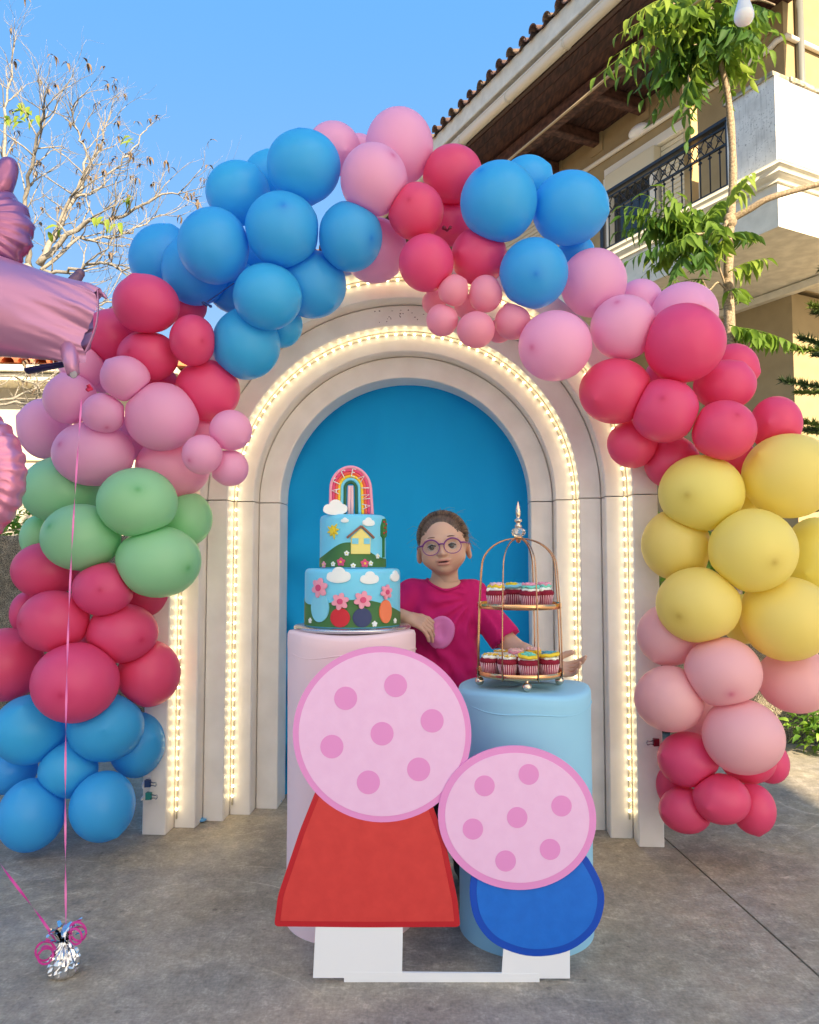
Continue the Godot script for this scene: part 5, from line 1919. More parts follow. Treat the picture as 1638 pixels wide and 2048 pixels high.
# ---------------------------------------------------------------- the girl behind the plinths
func hand(st: SurfaceTool, place: Transform3D, thumb: float, curls: Array, s: float, base: int, tint: Callable) -> int:
	var g := field(Vector3(-0.035, -0.065, -0.06) * s, Vector3(0.135, 0.035, 0.06) * s, 0.003 * s)
	limb(g, Vector3(-0.03, 0, 0) * s, Vector3(0.006, 0, 0) * s, 0.021 * s, 0.021 * s, 0.012 * s)
	for z in [-0.021, -0.0072, 0.0072, 0.021]:
		limb(g, Vector3(0.004, 0, z * 0.6) * s, Vector3(0.052 - absf(z) * 0.18, 0.0, z) * s, 0.0115 * s, 0.0080 * s, 0.008 * s)
	lump(g, Vector3(0.018, -0.007, thumb * 0.018) * s, Vector3(0.022, 0.011, 0.013) * s, 0.01 * s)
	var lens := [0.030, 0.033, 0.031, 0.025]
	for i in 4:
		var z: float = [0.021, 0.0072, -0.0072, -0.021][i] * thumb
		var p := Vector3(0.052 - absf(z) * 0.18, 0, z)
		var ang := 0.0
		var r := 0.0072
		for j in 3:
			ang += curls[i] * [0.9, 1.25, 0.8][j]
			var q: Vector3 = p + Vector3(cos(ang), -sin(ang), (i - 1.5) * -0.11 * thumb) * lens[i] * [1.0, 0.68, 0.55][j]
			limb(g, p * s, q * s, r * s, (r - 0.0007) * s, 0.0025 * s)
			p = q
			r -= 0.0007
	var t0 := Vector3(0.010, -0.003, thumb * 0.020)
	var t1 := t0 + Vector3(0.019, -0.006, thumb * 0.020)
	var t2 := t1 + Vector3(0.020, -0.006, thumb * 0.009)
	var t3 := t2 + Vector3(0.016, -0.007, thumb * 0.002)
	limb(g, t0 * s, t1 * s, 0.0125 * s, 0.0100 * s, 0.008 * s)
	limb(g, t1 * s, t2 * s, 0.0098 * s, 0.0090 * s, 0.004 * s)
	limb(g, t2 * s, t3 * s, 0.0090 * s, 0.0080 * s, 0.004 * s)
	return net(g, st, place, tint, nothing, base)

func make_girl() -> void:
	var o := Vector3(0.115, 0, -2.5)
	var girl := thing("person", "young girl in magenta T-shirt and purple glasses standing between the plinths, hands on both", "person", o)
	var P := func(x: float, y: float, d: float) -> Vector3: return at(x, y, d) - o
	var neck: Vector3 = P.call(888, 1166, 2.5)
	var sl: Vector3 = P.call(822, 1190, 2.515)
	var sr: Vector3 = P.call(946, 1192, 2.50)
	var el: Vector3 = P.call(772, 1262, 2.50)
	var er: Vector3 = P.call(1020, 1290, 2.44)
	var wl: Vector3 = P.call(816, 1236, 2.375)
	var wr: Vector3 = P.call(1100, 1337, 2.33)
	var hip := Vector3(0.0, 0.53, -0.01)
	var skin_tone := Color(0.60, 0.365, 0.26)
	var plain := func(_v: Vector3) -> Color: return skin_tone
	# body: one continuous surface from the neck to the feet
	var st := begin()
	var g := field(Vector3(-0.30, -0.01, -0.16), Vector3(0.40, 1.02, 0.26), 0.0115)
	limb(g, neck + Vector3(0, -0.03, 0), neck + Vector3(0, 0.07, 0.012), 0.043, 0.037, 0.03)
	lump(g, neck + Vector3(0, -0.11, 0), Vector3(0.095, 0.12, 0.062), 0.03)
	lump(g, Vector3(0.002, 0.62, 0), Vector3(0.085, 0.16, 0.066), 0.03)
	limb(g, neck + Vector3(0, -0.03, 0), sl, 0.03, 0.036, 0.03)
	limb(g, neck + Vector3(0, -0.03, 0), sr, 0.03, 0.036, 0.03)
	limb(g, sl, el, 0.036, 0.030, 0.02)
	limb(g, sr, er, 0.036, 0.030, 0.02)
	limb(g, el, wl, 0.031, 0.0215, 0.015)
	limb(g, er, er.lerp(wr, 0.4), 0.031, 0.029, 0.015)
	limb(g, er.lerp(wr, 0.4), wr, 0.029, 0.0205, 0.015)
	for s in [1, -1]:
		limb(g, hip + Vector3(s * 0.05, 0, 0), Vector3(s * 0.055, 0.30, 0.01), 0.060, 0.042, 0.03)
		limb(g, Vector3(s * 0.055, 0.30, 0.01), Vector3(s * 0.06, 0.06, -0.01), 0.042, 0.026, 0.02)
		limb(g, Vector3(s * 0.06, 0.03, -0.01), Vector3(s * 0.065, 0.025, 0.10), 0.026, 0.022, 0.02)
	var count := net(g, st, Transform3D.IDENTITY, plain, nothing)
	# hands
	var x1 := Vector3(0.87, -0.30, 0.30).normalized()
	var y1 := Vector3(0.15, 0.82, 0.55)
	var z1 := x1.cross(y1).normalized()
	count += hand(st, Transform3D(Basis(x1, z1.cross(x1), z1), wl), -1.0, [0.62, 0.54, 0.44, 0.36], 0.96, count, plain)
	var x2 := Vector3(0.95, -0.03, 0.22).normalized()
	var y2 := Vector3(0.05, -0.70, -0.65)
	var z2 := x2.cross(y2).normalized()
	count += hand(st, Transform3D(Basis(x2, z2.cross(x2), z2), wr), 1.0, [0.25, 0.38, 0.50, 0.46], 0.96, count, plain)
	# head
	var head := Transform3D(Basis(Vector3.UP, -0.10) * Basis(Vector3.BACK, 0.10) * Basis(Vector3.RIGHT, -0.05), P.call(886, 1087, 2.47))
	g = field(Vector3(-0.092, -0.125, -0.115), Vector3(0.092, 0.115, 0.112), 0.0026)
	lump(g, Vector3(0, 0.020, -0.012), Vector3(0.0785, 0.080, 0.088), 0.02)
	lump(g, Vector3(0, -0.024, 0.014), Vector3(0.0680, 0.066, 0.067), 0.02)
	lump(g, Vector3(0, -0.060, 0.024), Vector3(0.0470, 0.036, 0.047), 0.022)
	limb(g, Vector3(0, -0.05, -0.02), Vector3(0, -0.12, -0.025), 0.038, 0.036, 0.02)
	for s in [1, -1]:
		lump(g, Vector3(s * 0.039, -0.046, 0.041), Vector3(0.0285, 0.025, 0.028), 0.018)
		lump(g, Vector3(s * 0.030, 0.008, 0.071), Vector3(0.026, 0.007, 0.008), 0.012)
		lump(g, Vector3(s * 0.031, -0.014, 0.087), Vector3(0.0176, 0.0092, 0.0130), 0.008, true)
		# the ears: a shell with a hollow
		var eb := Basis(Vector3.UP, s * 0.45) * Basis(Vector3.RIGHT, -0.12)
		lump(g, Vector3(s * 0.0790, -0.030, -0.006), Vector3(0.0075, 0.0275, 0.017), 0.006, false, eb)
		lump(g, Vector3(s * 0.0865, -0.027, -0.001), Vector3(0.0042, 0.016, 0.009), 0.004, true, eb)
	lump(g, Vector3(0, -0.084, 0.051), Vector3(0.017, 0.012, 0.015), 0.014)
	limb(g, Vector3(0, -0.008, 0.0745), Vector3(0, -0.036, 0.0860), 0.0056, 0.0080, 0.014)
	for s in [1, -1]:
		lump(g, Vector3(s * 0.0092, -0.0388, 0.0805), Vector3(0.0060, 0.0050, 0.0064), 0.006)
		lump(g, Vector3(s * 0.0054, -0.0455, 0.0880), Vector3(0.0030, 0.0026, 0.0040), 0.002, true)
		lump(g, Vector3(s * 0.008, -0.0575, 0.0740), Vector3(0.0150, 0.0042, 0.0072), 0.004)
	lump(g, Vector3(0, -0.0690, 0.0722), Vector3(0.0180, 0.0050, 0.0078), 0.004)
	lump(g, Vector3(0, -0.0628, 0.0810), Vector3(0.0160, 0.0024, 0.0090), 0.0015, true)
	var face := func(v: Vector3) -> Color:
		var c := skin_tone
		var blush: float = exp(-(pow((absf(v.x) - 0.040) / 0.017, 2) + pow((v.y + 0.044) / 0.016, 2))) * clampf(v.z * 30, 0, 1)
		c = c.lerp(Color(0.62, 0.29, 0.21), 0.55 * blush)
		var lip: float = exp(-pow(v.x / 0.0215, 4) - pow((v.y + 0.0635) / 0.0098, 4)) * (1.0 if v.z > 0.066 else 0.0)
		c = c.lerp(Color(0.50, 0.19, 0.16), 0.8 * lip)
		if lip > 0.3 and absf(v.y + 0.0628) < 0.0025 * (1.0 - pow(v.x / 0.018, 2)) and absf(v.x) < 0.018:
			c = Color(0.07, 0.02, 0.02)
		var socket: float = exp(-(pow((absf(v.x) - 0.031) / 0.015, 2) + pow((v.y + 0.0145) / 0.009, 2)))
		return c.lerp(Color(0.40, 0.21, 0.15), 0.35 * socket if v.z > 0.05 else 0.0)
	count += net(g, st, head, face, nothing, count)
	obj("body", st, M.skin, girl)
	# eyes, lashes, brows
	for s in [1, -1]:
		st = begin()
		st.set_smooth_group(0)
		var c := Vector3(s * 0.031, -0.0145, 0.0655)
		var look := Vector3(-0.03, 0.02, 1).normalized()
		var bs := frame_of(look)
		var rows := []
		for i in 20:
			var a := PI * i / 19
			var row := PackedVector3Array()
			for k in 20:
				var b := -TAU * k / 20
				row.append(head * (c + bs * Vector3(sin(a) * cos(b), -cos(a), sin(a) * sin(b)) * 0.0142))
			rows.append(row)
		for i in 19:
			var a := PI * (i + 0.5) / 19
			var d := (PI - a)
			st.set_color(Color(0.012, 0.008, 0.006) if d < 0.34 else (Color(0.045, 0.022, 0.012) if d < 0.66 else Color(0.44, 0.40, 0.38)))
			skin(st, [rows[i], rows[i + 1]], true)
		obj("eye", st, M.eye, girl)
		st = begin()
		var lash := []
		var under := []
		var brow := []
		var thick := []
		for i in 9:
			var t := i / 8.0 * 2.0 - 1.0
			lash.append(head * (c + Vector3(t * 0.0128, 0.0048 - 0.0048 * t * t + 0.001, 0.0126 - 0.0042 * t * t)))
			under.append(head * (c + Vector3(t * 0.0122, -0.0050 + 0.0048 * t * t, 0.0124 - 0.0044 * t * t)))
			brow.append(head * Vector3(s * 0.031 + t * 0.018, 0.0125 + 0.003 * (1 - t * t), 0.0802 - 0.006 * t * t - 0.009 * maxf(t * s, 0.0)))
			thick.append(0.0014 * (1.0 - 0.6 * maxf(t * s, 0.0)))
		tube(st, lash, 0.0021, 5)
		obj("eyelash", st, M.hair_dark, girl)
		st = begin()
		tube(st, under, 0.0010, 5)
		obj("lower_lid", st, M.lid, girl)
		st = begin()
		tube(st, brow, thick, 5)
		obj("eyebrow", st, M.hair_brow, girl)
	# hair combed back, a knot behind and flyaway strands
	st = begin()
	g = field(Vector3(-0.10, -0.10, -0.17), Vector3(0.10, 0.125, 0.10), 0.0036)
	lump(g, Vector3(0, 0.023, -0.015), Vector3(0.0803, 0.0822, 0.0900), 0.01)
	lump(g, Vector3(0, -0.02, -0.05), Vector3(0.066, 0.07, 0.05), 0.02)
	lump(g, Vector3(0.012, 0.035, -0.125), Vector3(0.032, 0.036, 0.036), 0.02)
	lump(g, Vector3(0, -0.035, 0.090), Vector3(0.0660, 0.1040, 0.076), 0.004, true)
	for s in [1, -1]:
		lump(g, Vector3(s * 0.095, -0.066, 0.012), Vector3(0.035, 0.05, 0.034), 0.01, true)
	lump(g, Vector3(0, -0.10, 0.02), Vector3(0.09, 0.045, 0.08), 0.01, true)
	var strand := func(v: Vector3) -> Color:
		var a := atan2(v.x, v.y - 0.02)
		var n := noise.get_noise_3d(a * 420, v.z * 45, 3) * 0.6 + noise.get_noise_3d(a * 1100, v.z * 60, 9) * 0.4
		return Color(0.055, 0.034, 0.022).lerp(Color(0.19, 0.125, 0.08), clampf(0.35 + n * 1.1, 0, 1))
	var comb := func(v: Vector3) -> Vector3:
		var a := atan2(v.x, v.y - 0.02)
		return v * (1.0 + 0.008 * noise.get_noise_3d(a * 500, v.z * 40, 5))
	net(g, st, head, strand, comb)
	obj("hair", st, M.hair, girl)
	# locks combed back from the hairline
	var lock_color := [M.hair_a, M.hair_b, M.hair_c]
	for tone in 3:
		st = begin()
		for k in 170:
			var a := rng.randf_range(-2.12, 2.12)
			var aa := absf(a)
			var b0 := (0.68 - 0.022 * aa * aa if aa < 1.9 else 0.60 - 1.1 * (aa - 1.9)) + rng.randf_range(-0.08, 0.05)
			var pts := []
			var rad := []
			var lift := rng.randf_range(1.012, 1.034)
			for i in 9:
				var t := i / 8.0
				var b := lerpf(b0, -1.2, t)
				var a2 := a * (1.0 - 0.15 * t) + 0.05 * sin(t * 5.0 + k)
				pts.append(head * (Vector3(0, 0.023, -0.015) + Vector3(0.0803 * sin(a2) * cos(b), 0.0822 * cos(a2) * cos(b), 0.0900 * sin(b)) * (lift - 0.010 * (1.0 - minf(t * 6.0, 1.0)))))
				rad.append(lerpf(0.0004, 0.0016, minf(t * 5.0, 1.0)))
			tube(st, pts, rad, 5)
		obj("hair_lock", st, lock_color[tone], girl).set_meta("kind", "stuff")
	st = begin()
	for k in 90:
		var a := rng.randf_range(-1.9, 1.9)
		var s0 := Vector3(sin(a) * 0.076, 0.024 + cos(a) * 0.082, rng.randf_range(-0.06, 0.012))
		if k < 60:
			s0 = Vector3((1 if k % 4 else -1) * rng.randf_range(0.066, 0.076), rng.randf_range(-0.025, 0.05), rng.randf_range(-0.05, 0.0))
		var d := Vector3(s0.x * rng.randf_range(1.0, 4.5), rng.randf_range(-0.5, 0.3), rng.randf_range(-0.5, 0.2)).normalized()
		if s0.y > 0.06:
			d = Vector3(rng.randf_range(0.0, 1.0), rng.randf_range(0.1, 0.55), -0.5).normalized()
		var l := rng.randf_range(0.015, 0.052)
		tube(st, [head * s0, head * (s0 + d * l * 0.5 + Vector3(0, 0.004, 0)), head * (s0 + d * l + Vector3(0, -l * rng.randf_range(0.0, 0.5), 0))], [0.0004, 0.0003, 0.00018], 3)
	var fly := obj("stray_hair", st, M.hair_light, girl)
	fly.set_meta("kind", "stuff")
	# glasses
	var gl := Node3D.new()
	gl.name = "glasses"
	girl.add_child(gl)
	for s in [1, -1]:
		st = begin()
		var ring := []
		for i in 36:
			var a := TAU * i / 36
			ring.append(head * (Vector3(s * 0.0335, -0.0165, 0.0893) + Vector3(cos(a) * 0.0262, sin(a) * 0.0232, -0.0085 * maxf(s * cos(a), 0.0))))
		tube(st, ring, 0.0013, 8, true)
		obj("rim", st, M.glasses, gl)
		st = begin()
		var upper := []
		for i in 15:
			var a := lerpf(0.25, PI - 0.25, i / 14.0)
			upper.append(head * (Vector3(s * 0.0335, -0.0165, 0.0898) + Vector3(cos(a) * 0.0266, sin(a) * 0.0238, -0.0085 * maxf(s * cos(a), 0.0))))
		tube(st, upper, 0.0025, 7)
		obj("brow_bar", st, M.glasses, gl)
		st = begin()
		var lens := PackedVector2Array()
		slab(st, oval(s * 0.0335, -0.0165, 0.0252, 0.0222, 28), 0.0885, 0.0893, func(x, y, z): return head * Vector3(x, y, z - 0.0085 * maxf((x * s - 0.0335) / 0.0262, 0.0)))
		obj("lens", st, M.lens, gl)
		st = begin()
		tube(st, [head * Vector3(s * 0.0590, -0.008, 0.0815), head * Vector3(s * 0.0690, -0.008, 0.072), head * Vector3(s * 0.0790, -0.008, 0.04), head * Vector3(s * 0.0830, -0.009, 0.0), head * Vector3(s * 0.0835, -0.022, -0.014)], [0.0030, 0.0028, 0.0022, 0.0020, 0.0016], 8)
		obj("temple", st, M.glasses, gl)
	st = begin()
	tube(st, [head * Vector3(-0.0085, -0.010, 0.0898), head * Vector3(-0.004, -0.0075, 0.0925), head * Vector3(0.004, -0.0075, 0.0925), head * Vector3(0.0085, -0.010, 0.0898)], 0.0024, 8)
	obj("bridge", st, M.glasses, gl)
	# the T-shirt
	st = begin()
	g = field(Vector3(-0.30, 0.40, -0.16), Vector3(0.40, 0.96, 0.22), 0.0085)
	lump(g, neck + Vector3(0, -0.12, 0), Vector3(0.112, 0.135, 0.078), 0.03)
	lump(g, Vector3(0.002, 0.61, 0), Vector3(0.110, 0.20, 0.088), 0.05)
	limb(g, neck + Vector3(0, -0.035, -0.005), sl + Vector3(0.01, 0.004, 0), 0.042, 0.046, 0.03)
	limb(g, neck + Vector3(0, -0.035, -0.005), sr + Vector3(-0.005, 0.004, 0), 0.042, 0.046, 0.03)
	limb(g, sl, sl.lerp(el, 0.92), 0.047, 0.052, 0.025)
	limb(g, sr, sr.lerp(er, 0.86), 0.047, 0.050, 0.025)
	# open the neck, the hem and the sleeve ends
	lump(g, neck + Vector3(0.002, 0.036, 0.016), Vector3(0.060, 0.058, 0.062), 0.006, true, Basis(Vector3.BACK, -0.08))
	lump(g, sr.lerp(er, 0.86) + (er - sr).normalized() * 0.064, Vector3(0.07, 0.07, 0.07), 0.004, true)
	lump(g, Vector3(0, 0.36, 0), Vector3(0.3, 0.07, 0.3), 0.004, true)
	var fold := func(v: Vector3) -> Vector3:
		var r := Vector2(v.x - sr.x, v.y - sr.y)
		var k := 0.0075 * sin(v.x * 70 + v.y * 38 + 3.0 * noise.get_noise_3d(v.x * 200, v.y * 200, 2)) * smoothstep(0.88, 0.7, v.y)
		k += 0.010 * noise.get_noise_3d(v.x * 260 + v.y * 150, v.y * 110, v.z * 160)
		k += 0.007 * sin(atan2(r.y, r.x) * 16.0) * exp(-pow((r.length() - 0.09) / 0.06, 2))
		return v + Vector3(v.x * 0.5, 0, 0.07).normalized() * k * (1.0 if v.z > 0 else -0.5)
	net(g, st, Transform3D.IDENTITY, nothing, fold)
	obj("shirt", st, M.shirt, girl)
	# collar band
	st = begin()
	var col := []
	for i in 40:
		var a := TAU * i / 40
		col.append(neck + Vector3(0.002 + cos(a) * 0.0565, -0.004 - 0.018 * maxf(sin(a), 0.0) + 0.012 * absf(cos(a)) - 0.004 * cos(a), 0.006 + sin(a) * 0.052))
	tube(st, col, 0.0045, 8, true)
	obj("collar", st, M.shirt, girl)
	# plain pale patch printed on the front
	st = begin()
	st.set_smooth_group(0)
	var rows := []
	var pc: Vector3 = P.call(882, 1266, 2.4)
	for i in 13:
		var row := PackedVector3Array()
		for k in 24:
			var a := -TAU * k / 24
			var q := Vector2(pc.x, pc.y) + Vector2(cos(a) * 0.043, sin(a) * 0.052).rotated(-0.3) * (1.0 - i / 12.0)
			# march onto the shirt front
			var z := 0.2
			var n: Vector3i = g.n
			while z > -0.05:
				var ix := Vector3i((Vector3(q.x, q.y, z) - g.lo) / g.cell)
				if g.f[(ix.z * n.y + ix.y) * n.x + ix.x] < 0.004:
					break
				z -= 0.002
			row.append(fold.call(Vector3(q.x, q.y, z)) + Vector3(0, 0, 0.0048 if i else 0.0005))
		rows.append(row)
	# smooth the marched depth
	for pass_ in 14:
		for i in range(0, 13):
			var row: PackedVector3Array = rows[i]
			var keep := row.duplicate()
			for k in 24:
				var zsum := keep[(k + 1) % 24].z + keep[(k + 23) % 24].z + keep[k].z * 2
				row[k].z = zsum / 4.0
			rows[i] = row
	skin(st, rows, true)
	obj("printed_patch", st, M.patch, girl)
	# trousers and shoes
	st = begin()
	g = field(Vector3(-0.17, 0.02, -0.14), Vector3(0.17, 0.62, 0.15), 0.011)
	lump(g, hip + Vector3(0, 0.02, 0), Vector3(0.098, 0.075, 0.080), 0.03)
	for s in [1, -1]:
		limb(g, hip + Vector3(s * 0.05, 0, 0), Vector3(s * 0.055, 0.30, 0.01), 0.068, 0.052, 0.03)
		limb(g, Vector3(s * 0.055, 0.30, 0.01), Vector3(s * 0.06, 0.07, -0.01), 0.052, 0.042, 0.02)
	net(g, st, Transform3D.IDENTITY, nothing, nothing)
	obj("trousers", st, M.trousers, girl)
	for s in [1, -1]:
		st = begin()
		g = field(Vector3(s * 0.065 - 0.05, -0.005, -0.07), Vector3(s * 0.065 + 0.05, 0.11, 0.16), 0.007)
		limb(g, Vector3(s * 0.062, 0.036, -0.02), Vector3(s * 0.067, 0.030, 0.11), 0.034, 0.029, 0.02)
		limb(g, Vector3(s * 0.062, 0.07, -0.012), Vector3(s * 0.062, 0.04, -0.01), 0.034, 0.034, 0.02)
		net(g, st, Transform3D.IDENTITY, nothing, nothing)
		obj("shoe", st, M.shoe, girl)

# ---------------------------------------------------------------- materials
func glow(m: StandardMaterial3D, c: Color, e: float) -> StandardMaterial3D:
	m.emission_enabled = true
	m.emission = c
	m.emission_energy_multiplier = e
	return m

func through(m: StandardMaterial3D, v: float) -> StandardMaterial3D:
	m.backlight_enabled = true
	m.backlight = Color(v, v, v)
	return m

func clear(m: StandardMaterial3D, a: float) -> StandardMaterial3D:
	m.transparency = BaseMaterial3D.TRANSPARENCY_ALPHA
	m.albedo_color.a = a
	return m

func soft(m: StandardMaterial3D, v: float) -> StandardMaterial3D:
	m.subsurf_scatter_enabled = true
	m.subsurf_scatter_strength = v
	return m

func make_materials() -> void:
	var paint := speckled(512, Color8(234, 228, 220), Color8(246, 241, 234), 0.012, 4, FastNoiseLite.TYPE_SIMPLEX_SMOOTH, 21, 1.4)
	M.arch = textured(paint, 0.9, 0.42, 0.12)
	M.chip = mat(120, 96, 96, 0.8)
	M.tape = mat(205, 196, 170, 0.4)
	M.led = glow(mat(255, 240, 210, 0.3), Color(1.0, 0.90, 0.66), 2.0)
	M.cloth = mat(0, 166, 234, 0.9)
	M.latex = through(tinted(0.38), 0.85)
	M.knot_pink = mat(225, 50, 95, 0.5)
	M.knot_blue = mat(14, 40, 110, 0.5)
	M.knot_dark = mat(110, 10, 45, 0.5)
	M.earth = textured(speckled(512, Color8(96, 86, 66), Color8(140, 126, 98), 0.03, 5), 0.4, 0.95)
	M.concrete = concrete()
	for c in {"blue": [118, 208, 236], "green": [62, 112, 52], "yellow": [244, 210, 52], "white": [246, 244, 240], "cream": [246, 222, 130], "brown": [150, 100, 82], "pale": [130, 206, 228], "rose": [222, 74, 120], "pink": [244, 158, 178], "leaf": [52, 120, 60], "red": [206, 30, 46], "navy": [44, 58, 104], "orange": [248, 128, 86], "coral": [236, 98, 76], "sun": [248, 200, 40], "dark": [40, 98, 62], "blush": [244, 196, 200], "mint": [120, 216, 196], "teal": [88, 168, 190]}:
		var v: Array = {"blue": [118, 208, 236], "green": [62, 112, 52], "yellow": [244, 210, 52], "white": [246, 244, 240], "cream": [246, 222, 130], "brown": [150, 100, 82], "pale": [130, 206, 228], "rose": [222, 74, 120], "pink": [244, 158, 178], "leaf": [52, 120, 60], "red": [206, 30, 46], "navy": [44, 58, 104], "orange": [248, 128, 86], "coral": [236, 98, 76], "sun": [248, 200, 40], "dark": [40, 98, 62], "blush": [244, 196, 200], "mint": [120, 216, 196], "teal": [88, 168, 190]}[c]
		M["icing_" + c] = soft(mat(v[0], v[1], v[2], 0.55), 0.15)
	M.silver_board = mat(200, 200, 205, 0.25, 0.9)
	M.gold = mat(226, 176, 128, 0.16, 1.0)
	M.gold_dark = mat(190, 146, 112, 0.25, 1.0)
	M.gold_pale = mat(226, 206, 184, 0.14, 1.0)
	M.mirror = mat(150, 110, 90, 0.08, 1.0)
	M.crystal = mat(255, 255, 255, 0.02)
	M.crystal.refraction_enabled = true
	M.crystal.refraction_scale = 0.06
	M.crystal.albedo_color.a = 0.05
	M.case = mat(176, 70, 96, 0.7)
	M.pleat = mat(240, 206, 210, 0.7)
	M.sponge = textured(speckled(256, Color8(110, 10, 34), Color8(166, 28, 60), 0.09, 4), 9.0, 0.9, 0.12)
	M.cream = soft(mat(248, 244, 234, 0.5), 0.2)
	M.board = mat(238, 240, 244, 0.5)
	M.print_rim = mat(232, 148, 208, 0.42)
	M.print_pink = textured(speckled(512, Color8(240, 192, 229), Color8(244, 199, 234), 0.02, 6), 2.0, 0.4, 0.03)
	M.print_red = textured(speckled(512, Color8(206, 57, 54), Color8(217, 66, 61), 0.02, 6), 2.0, 0.4, 0.03)
	M.print_red_dark = mat(188, 24, 36, 0.42)
	M.print_blue = textured(speckled(512, Color8(16, 104, 206), Color8(25, 114, 216), 0.02, 6), 2.0, 0.4, 0.03)
	M.print_blue_dark = mat(0, 72, 184, 0.42)
	M.plinth_pink = mat(246, 214, 216, 0.8)
	M.plinth_blue = mat(150, 204, 230, 0.8)
	M.foil = mat(196, 138, 174, 0.32, 0.45)
	M.foil_deep = mat(170, 110, 150, 0.25, 0.6)
	M.foil_dark = mat(120, 90, 112, 0.4, 0.3)
	M.foil_rose = mat(226, 146, 178, 0.28, 0.55)
	M.foil_navy = mat(42, 36, 92, 0.35, 0.3)
	M.foil_grey = mat(160, 150, 155, 0.5)
	M.ribbon = mat(206, 60, 150, 0.3)
	M.ribbon_pale = mat(236, 120, 184, 0.3)
	M.silver = mat(220, 220, 222, 0.12, 1.0)
	M.clip_blue = mat(14, 54, 110, 0.4)
	M.clip_teal = mat(14, 128, 124, 0.4)
	M.clip_red = mat(120, 12, 40, 0.4)
	M.steel = mat(170, 172, 176, 0.25, 1.0)
	M.scrap = mat(106, 168, 214, 0.85)
	M.bulb = soft(mat(240, 240, 238, 0.3), 0.3)
	M.bulb_neck = mat(222, 226, 230, 0.35)
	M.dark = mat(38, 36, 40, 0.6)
	M.wall_tan = textured(speckled(512, Color8(152, 134, 98), Color8(170, 150, 112), 0.02, 5, FastNoiseLite.TYPE_SIMPLEX_SMOOTH, 4), 0.5, 0.9, 0.15)
	M.wall_grey = textured(speckled(256, Color8(190, 180, 160), Color8(206, 198, 180), 0.03, 4), 0.4, 0.9)
	M.wall_white = textured(speckled(256, Color8(232, 216, 190), Color8(240, 228, 206), 0.03, 4), 0.4, 0.9)
	M.white_paint = mat(232, 226, 212, 0.5)
	M.shutter = mat(222, 210, 180, 0.55)
	M.pane = mat(40, 44, 46, 0.05, 0.0)
	M.white_wall = textured(speckled(512, Color8(216, 210, 192), Color8(238, 232, 214), 0.02, 5, FastNoiseLite.TYPE_SIMPLEX_SMOOTH, 12, 1.5), 0.7, 0.85, 0.15)
	M.white_worn = textured(worn(), 0.9, 0.85, 0.2)
	M.coping = textured(speckled(256, Color8(120, 110, 92), Color8(206, 198, 176), 0.06, 5, FastNoiseLite.TYPE_SIMPLEX_SMOOTH, 9, 2.0), 1.2, 0.95, 0.5)
	M.iron = mat(24, 28, 34, 0.45)
	M.post_wood = mat(206, 170, 112, 0.7)
	M.dark_wood = []
	for k in 3:
		var w := speckled(256, Color8(46 + k * 5, 27 + k * 3, 24 + k * 2), Color8(84 + k * 4, 54 + k * 3, 46), 0.03, 5, FastNoiseLite.TYPE_SIMPLEX_SMOOTH, 30 + k, 1.8)
		var m := textured(w, 1.0, 0.6, 0.1)
		m.uv1_scale = Vector3(3.0, 3.0, 0.5)
		M.dark_wood.append(m)
	M.beam_wood = textured(speckled(256, Color8(56, 34, 28), Color8(104, 70, 58), 0.05, 5, FastNoiseLite.TYPE_SIMPLEX_SMOOTH, 40, 2.0), 0.9, 0.6, 0.1)
	M.fascia = mat(92, 74, 68, 0.7)
	M.gutter = mat(226, 218, 200, 0.45)
	M.tile_dark = textured(speckled(256, Color8(74, 58, 54), Color8(128, 98, 86), 0.04, 5, FastNoiseLite.TYPE_SIMPLEX_SMOOTH, 6, 1.8), 1.5, 0.9, 0.4)
	M.tile_moss = textured(speckled(256, Color8(84, 70, 60), Color8(142, 118, 98), 0.05, 5, FastNoiseLite.TYPE_SIMPLEX_SMOOTH, 7, 1.8), 1.5, 0.9, 0.4)
	M.tile_orange = mat(176, 98, 56, 0.85)
	M.tile_orange_pale = mat(220, 142, 92, 0.85)
	M.grey_pipe = mat(120, 122, 120, 0.5)
	M.rope = mat(196, 168, 128, 0.9)
	M.stone = textured(pebbledash(), 1.1, 0.95, 1.6)
	M.leaf = [mat(84, 108, 36, 0.6), mat(112, 128, 46, 0.6), mat(52, 82, 34, 0.6)]
	for l in M.leaf:
		l.metallic_specular = 0.3
		l.backlight_enabled = true
		l.backlight = Color(0.44, 0.55, 0.18)
	M.leaf_dry = mat(112, 92, 70, 0.7)
	M.bark_pale = textured(speckled(256, Color8(118, 100, 78), Color8(176, 156, 128), 0.06, 5, FastNoiseLite.TYPE_SIMPLEX_SMOOTH, 14, 1.6), 4.0, 0.9, 0.2)
	M.bark_sun = textured(speckled(256, Color8(118, 112, 102), Color8(166, 158, 146), 0.05, 4, FastNoiseLite.TYPE_SIMPLEX_SMOOTH, 15, 1.6), 3.0, 0.9)
	M.needle = [mat(58, 78, 40, 0.6), mat(112, 130, 48, 0.6)]
	M.bush_a = [mat(74, 108, 36, 0.55), mat(118, 146, 48, 0.55)]
	for l in M.bush_a:
		l.backlight_enabled = true
		l.backlight = Color(0.5, 0.66, 0.2)
	M.skin = soft(tinted(0.5), 0.12)
	M.eye = tinted(0.12)
	M.hair = tinted(0.5)
	M.hair_a = mat(56, 40, 31, 0.42)
	M.hair_b = mat(86, 63, 48, 0.42)
	M.hair_c = mat(122, 94, 70, 0.42)
	M.hair_dark = mat(34, 22, 18, 0.6)
	M.hair_brow = mat(96, 66, 48, 0.7)
	M.hair_light = mat(150, 112, 78, 0.5)
	M.lid = mat(120, 78, 64, 0.6)
	M.glasses = mat(120, 50, 124, 0.3)
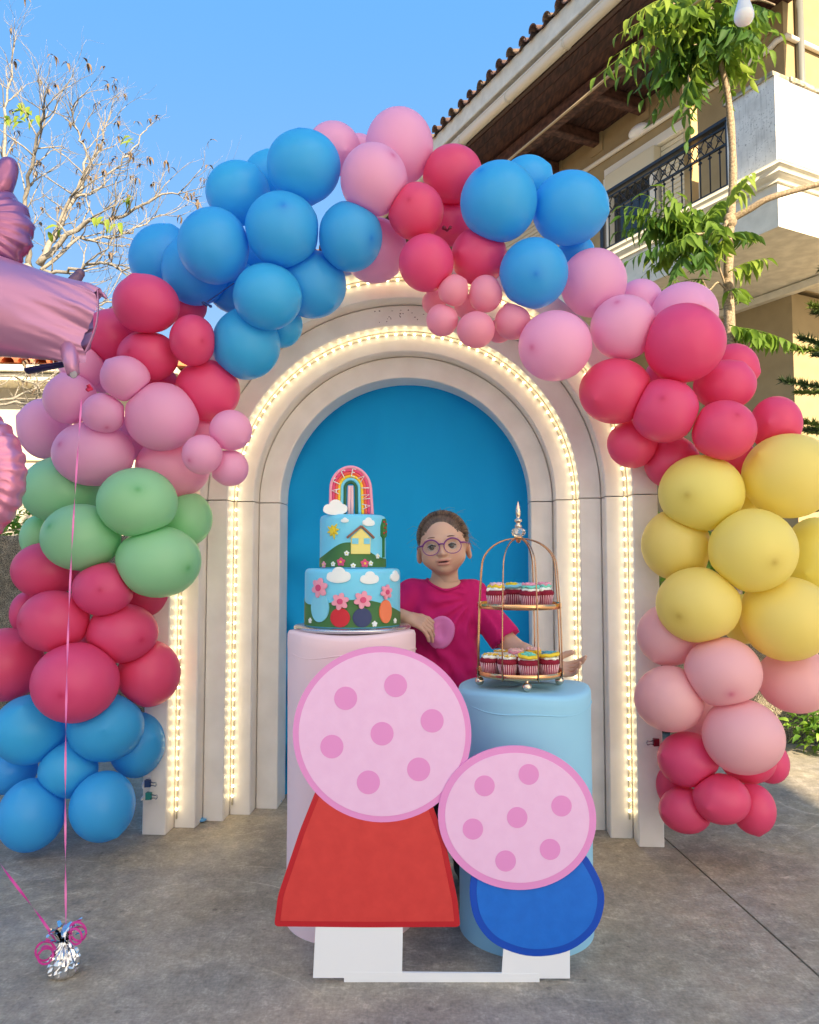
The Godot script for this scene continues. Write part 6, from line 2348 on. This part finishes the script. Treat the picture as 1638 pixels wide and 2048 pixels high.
	M.lens = clear(mat(255, 255, 255, 0.02), 0.02)
	M.lens.specular_mode = BaseMaterial3D.SPECULAR_DISABLED
	M.unseen_canopy = through(mat(246, 243, 236, 0.8), 0.95)  # translucent sheet out of view, passes soft sunlight onto the arch
	M.shirt = mat(188, 0, 98, 0.85)
	M.patch = mat(214, 120, 180, 0.8)
	M.trousers = mat(30, 30, 38, 0.9)
	M.shoe = mat(60, 56, 60, 0.7)
	for k in ["shirt", "cloth", "plinth_pink", "plinth_blue"]:
		var m: StandardMaterial3D = M[k]
		m.rim_enabled = true
		m.rim = 0.3
		m.rim_tint = 0.6

func worn() -> Array:   # white paint with dark flecks where it has flaked
	var n := 512
	var a := noise_image(n, 0.012, 5, FastNoiseLite.TYPE_SIMPLEX_SMOOTH, 17)
	var b := noise_image(n, 0.10, 3, FastNoiseLite.TYPE_SIMPLEX_SMOOTH, 18)
	var out := PackedByteArray()
	out.resize(n * n * 3)
	for i in n * n:
		var v := 226.0 + (a[i] - 128) * 0.16
		var run := b[(i / n / 14) * n + i % n]   # rain streaks
		v -= maxf(0.0, run - 150) * 0.45
		if b[i] > 176 and a[i] > 112:
			v -= (b[i] - 176) * 2.6
		out[i * 3] = int(clampf(v, 60, 250))
		out[i * 3 + 1] = int(clampf(v - 3, 58, 250))
		out[i * 3 + 2] = int(clampf(v - 12, 50, 250))
	return [color_image(n, out), grey_image(n, b)]

func pebbledash() -> Array:
	var n := 1024
	var a := noise_image(n, 0.055, 1, FastNoiseLite.TYPE_CELLULAR, 2)
	var b := noise_image(n, 0.012, 4, FastNoiseLite.TYPE_SIMPLEX_SMOOTH, 23)
	var c := noise_image(n, 0.10, 3, FastNoiseLite.TYPE_SIMPLEX, 24)
	var out := PackedByteArray()
	out.resize(n * n * 3)
	var h := PackedByteArray()
	h.resize(n * n)
	for i in n * n:
		var t := 0.62 + (b[i] / 255.0 - 0.5) * 0.25 + (c[i] / 255.0 - 0.5) * 0.35
		var pit := c[i] < 84
		if pit:
			t *= 0.5
		out[i * 3] = int(clampf(t * 1.04, 0, 1) * 235)
		out[i * 3 + 1] = int(clampf(t * 0.96, 0, 1) * 235)
		out[i * 3 + 2] = int(clampf(t * 0.82, 0, 1) * 235)
		h[i] = int(clampf((c[i] * 0.7 + (255 - a[i]) * 0.3) * (0.5 if pit else 1.0), 0, 255))
	return [color_image(n, out), grey_image(n, h)]
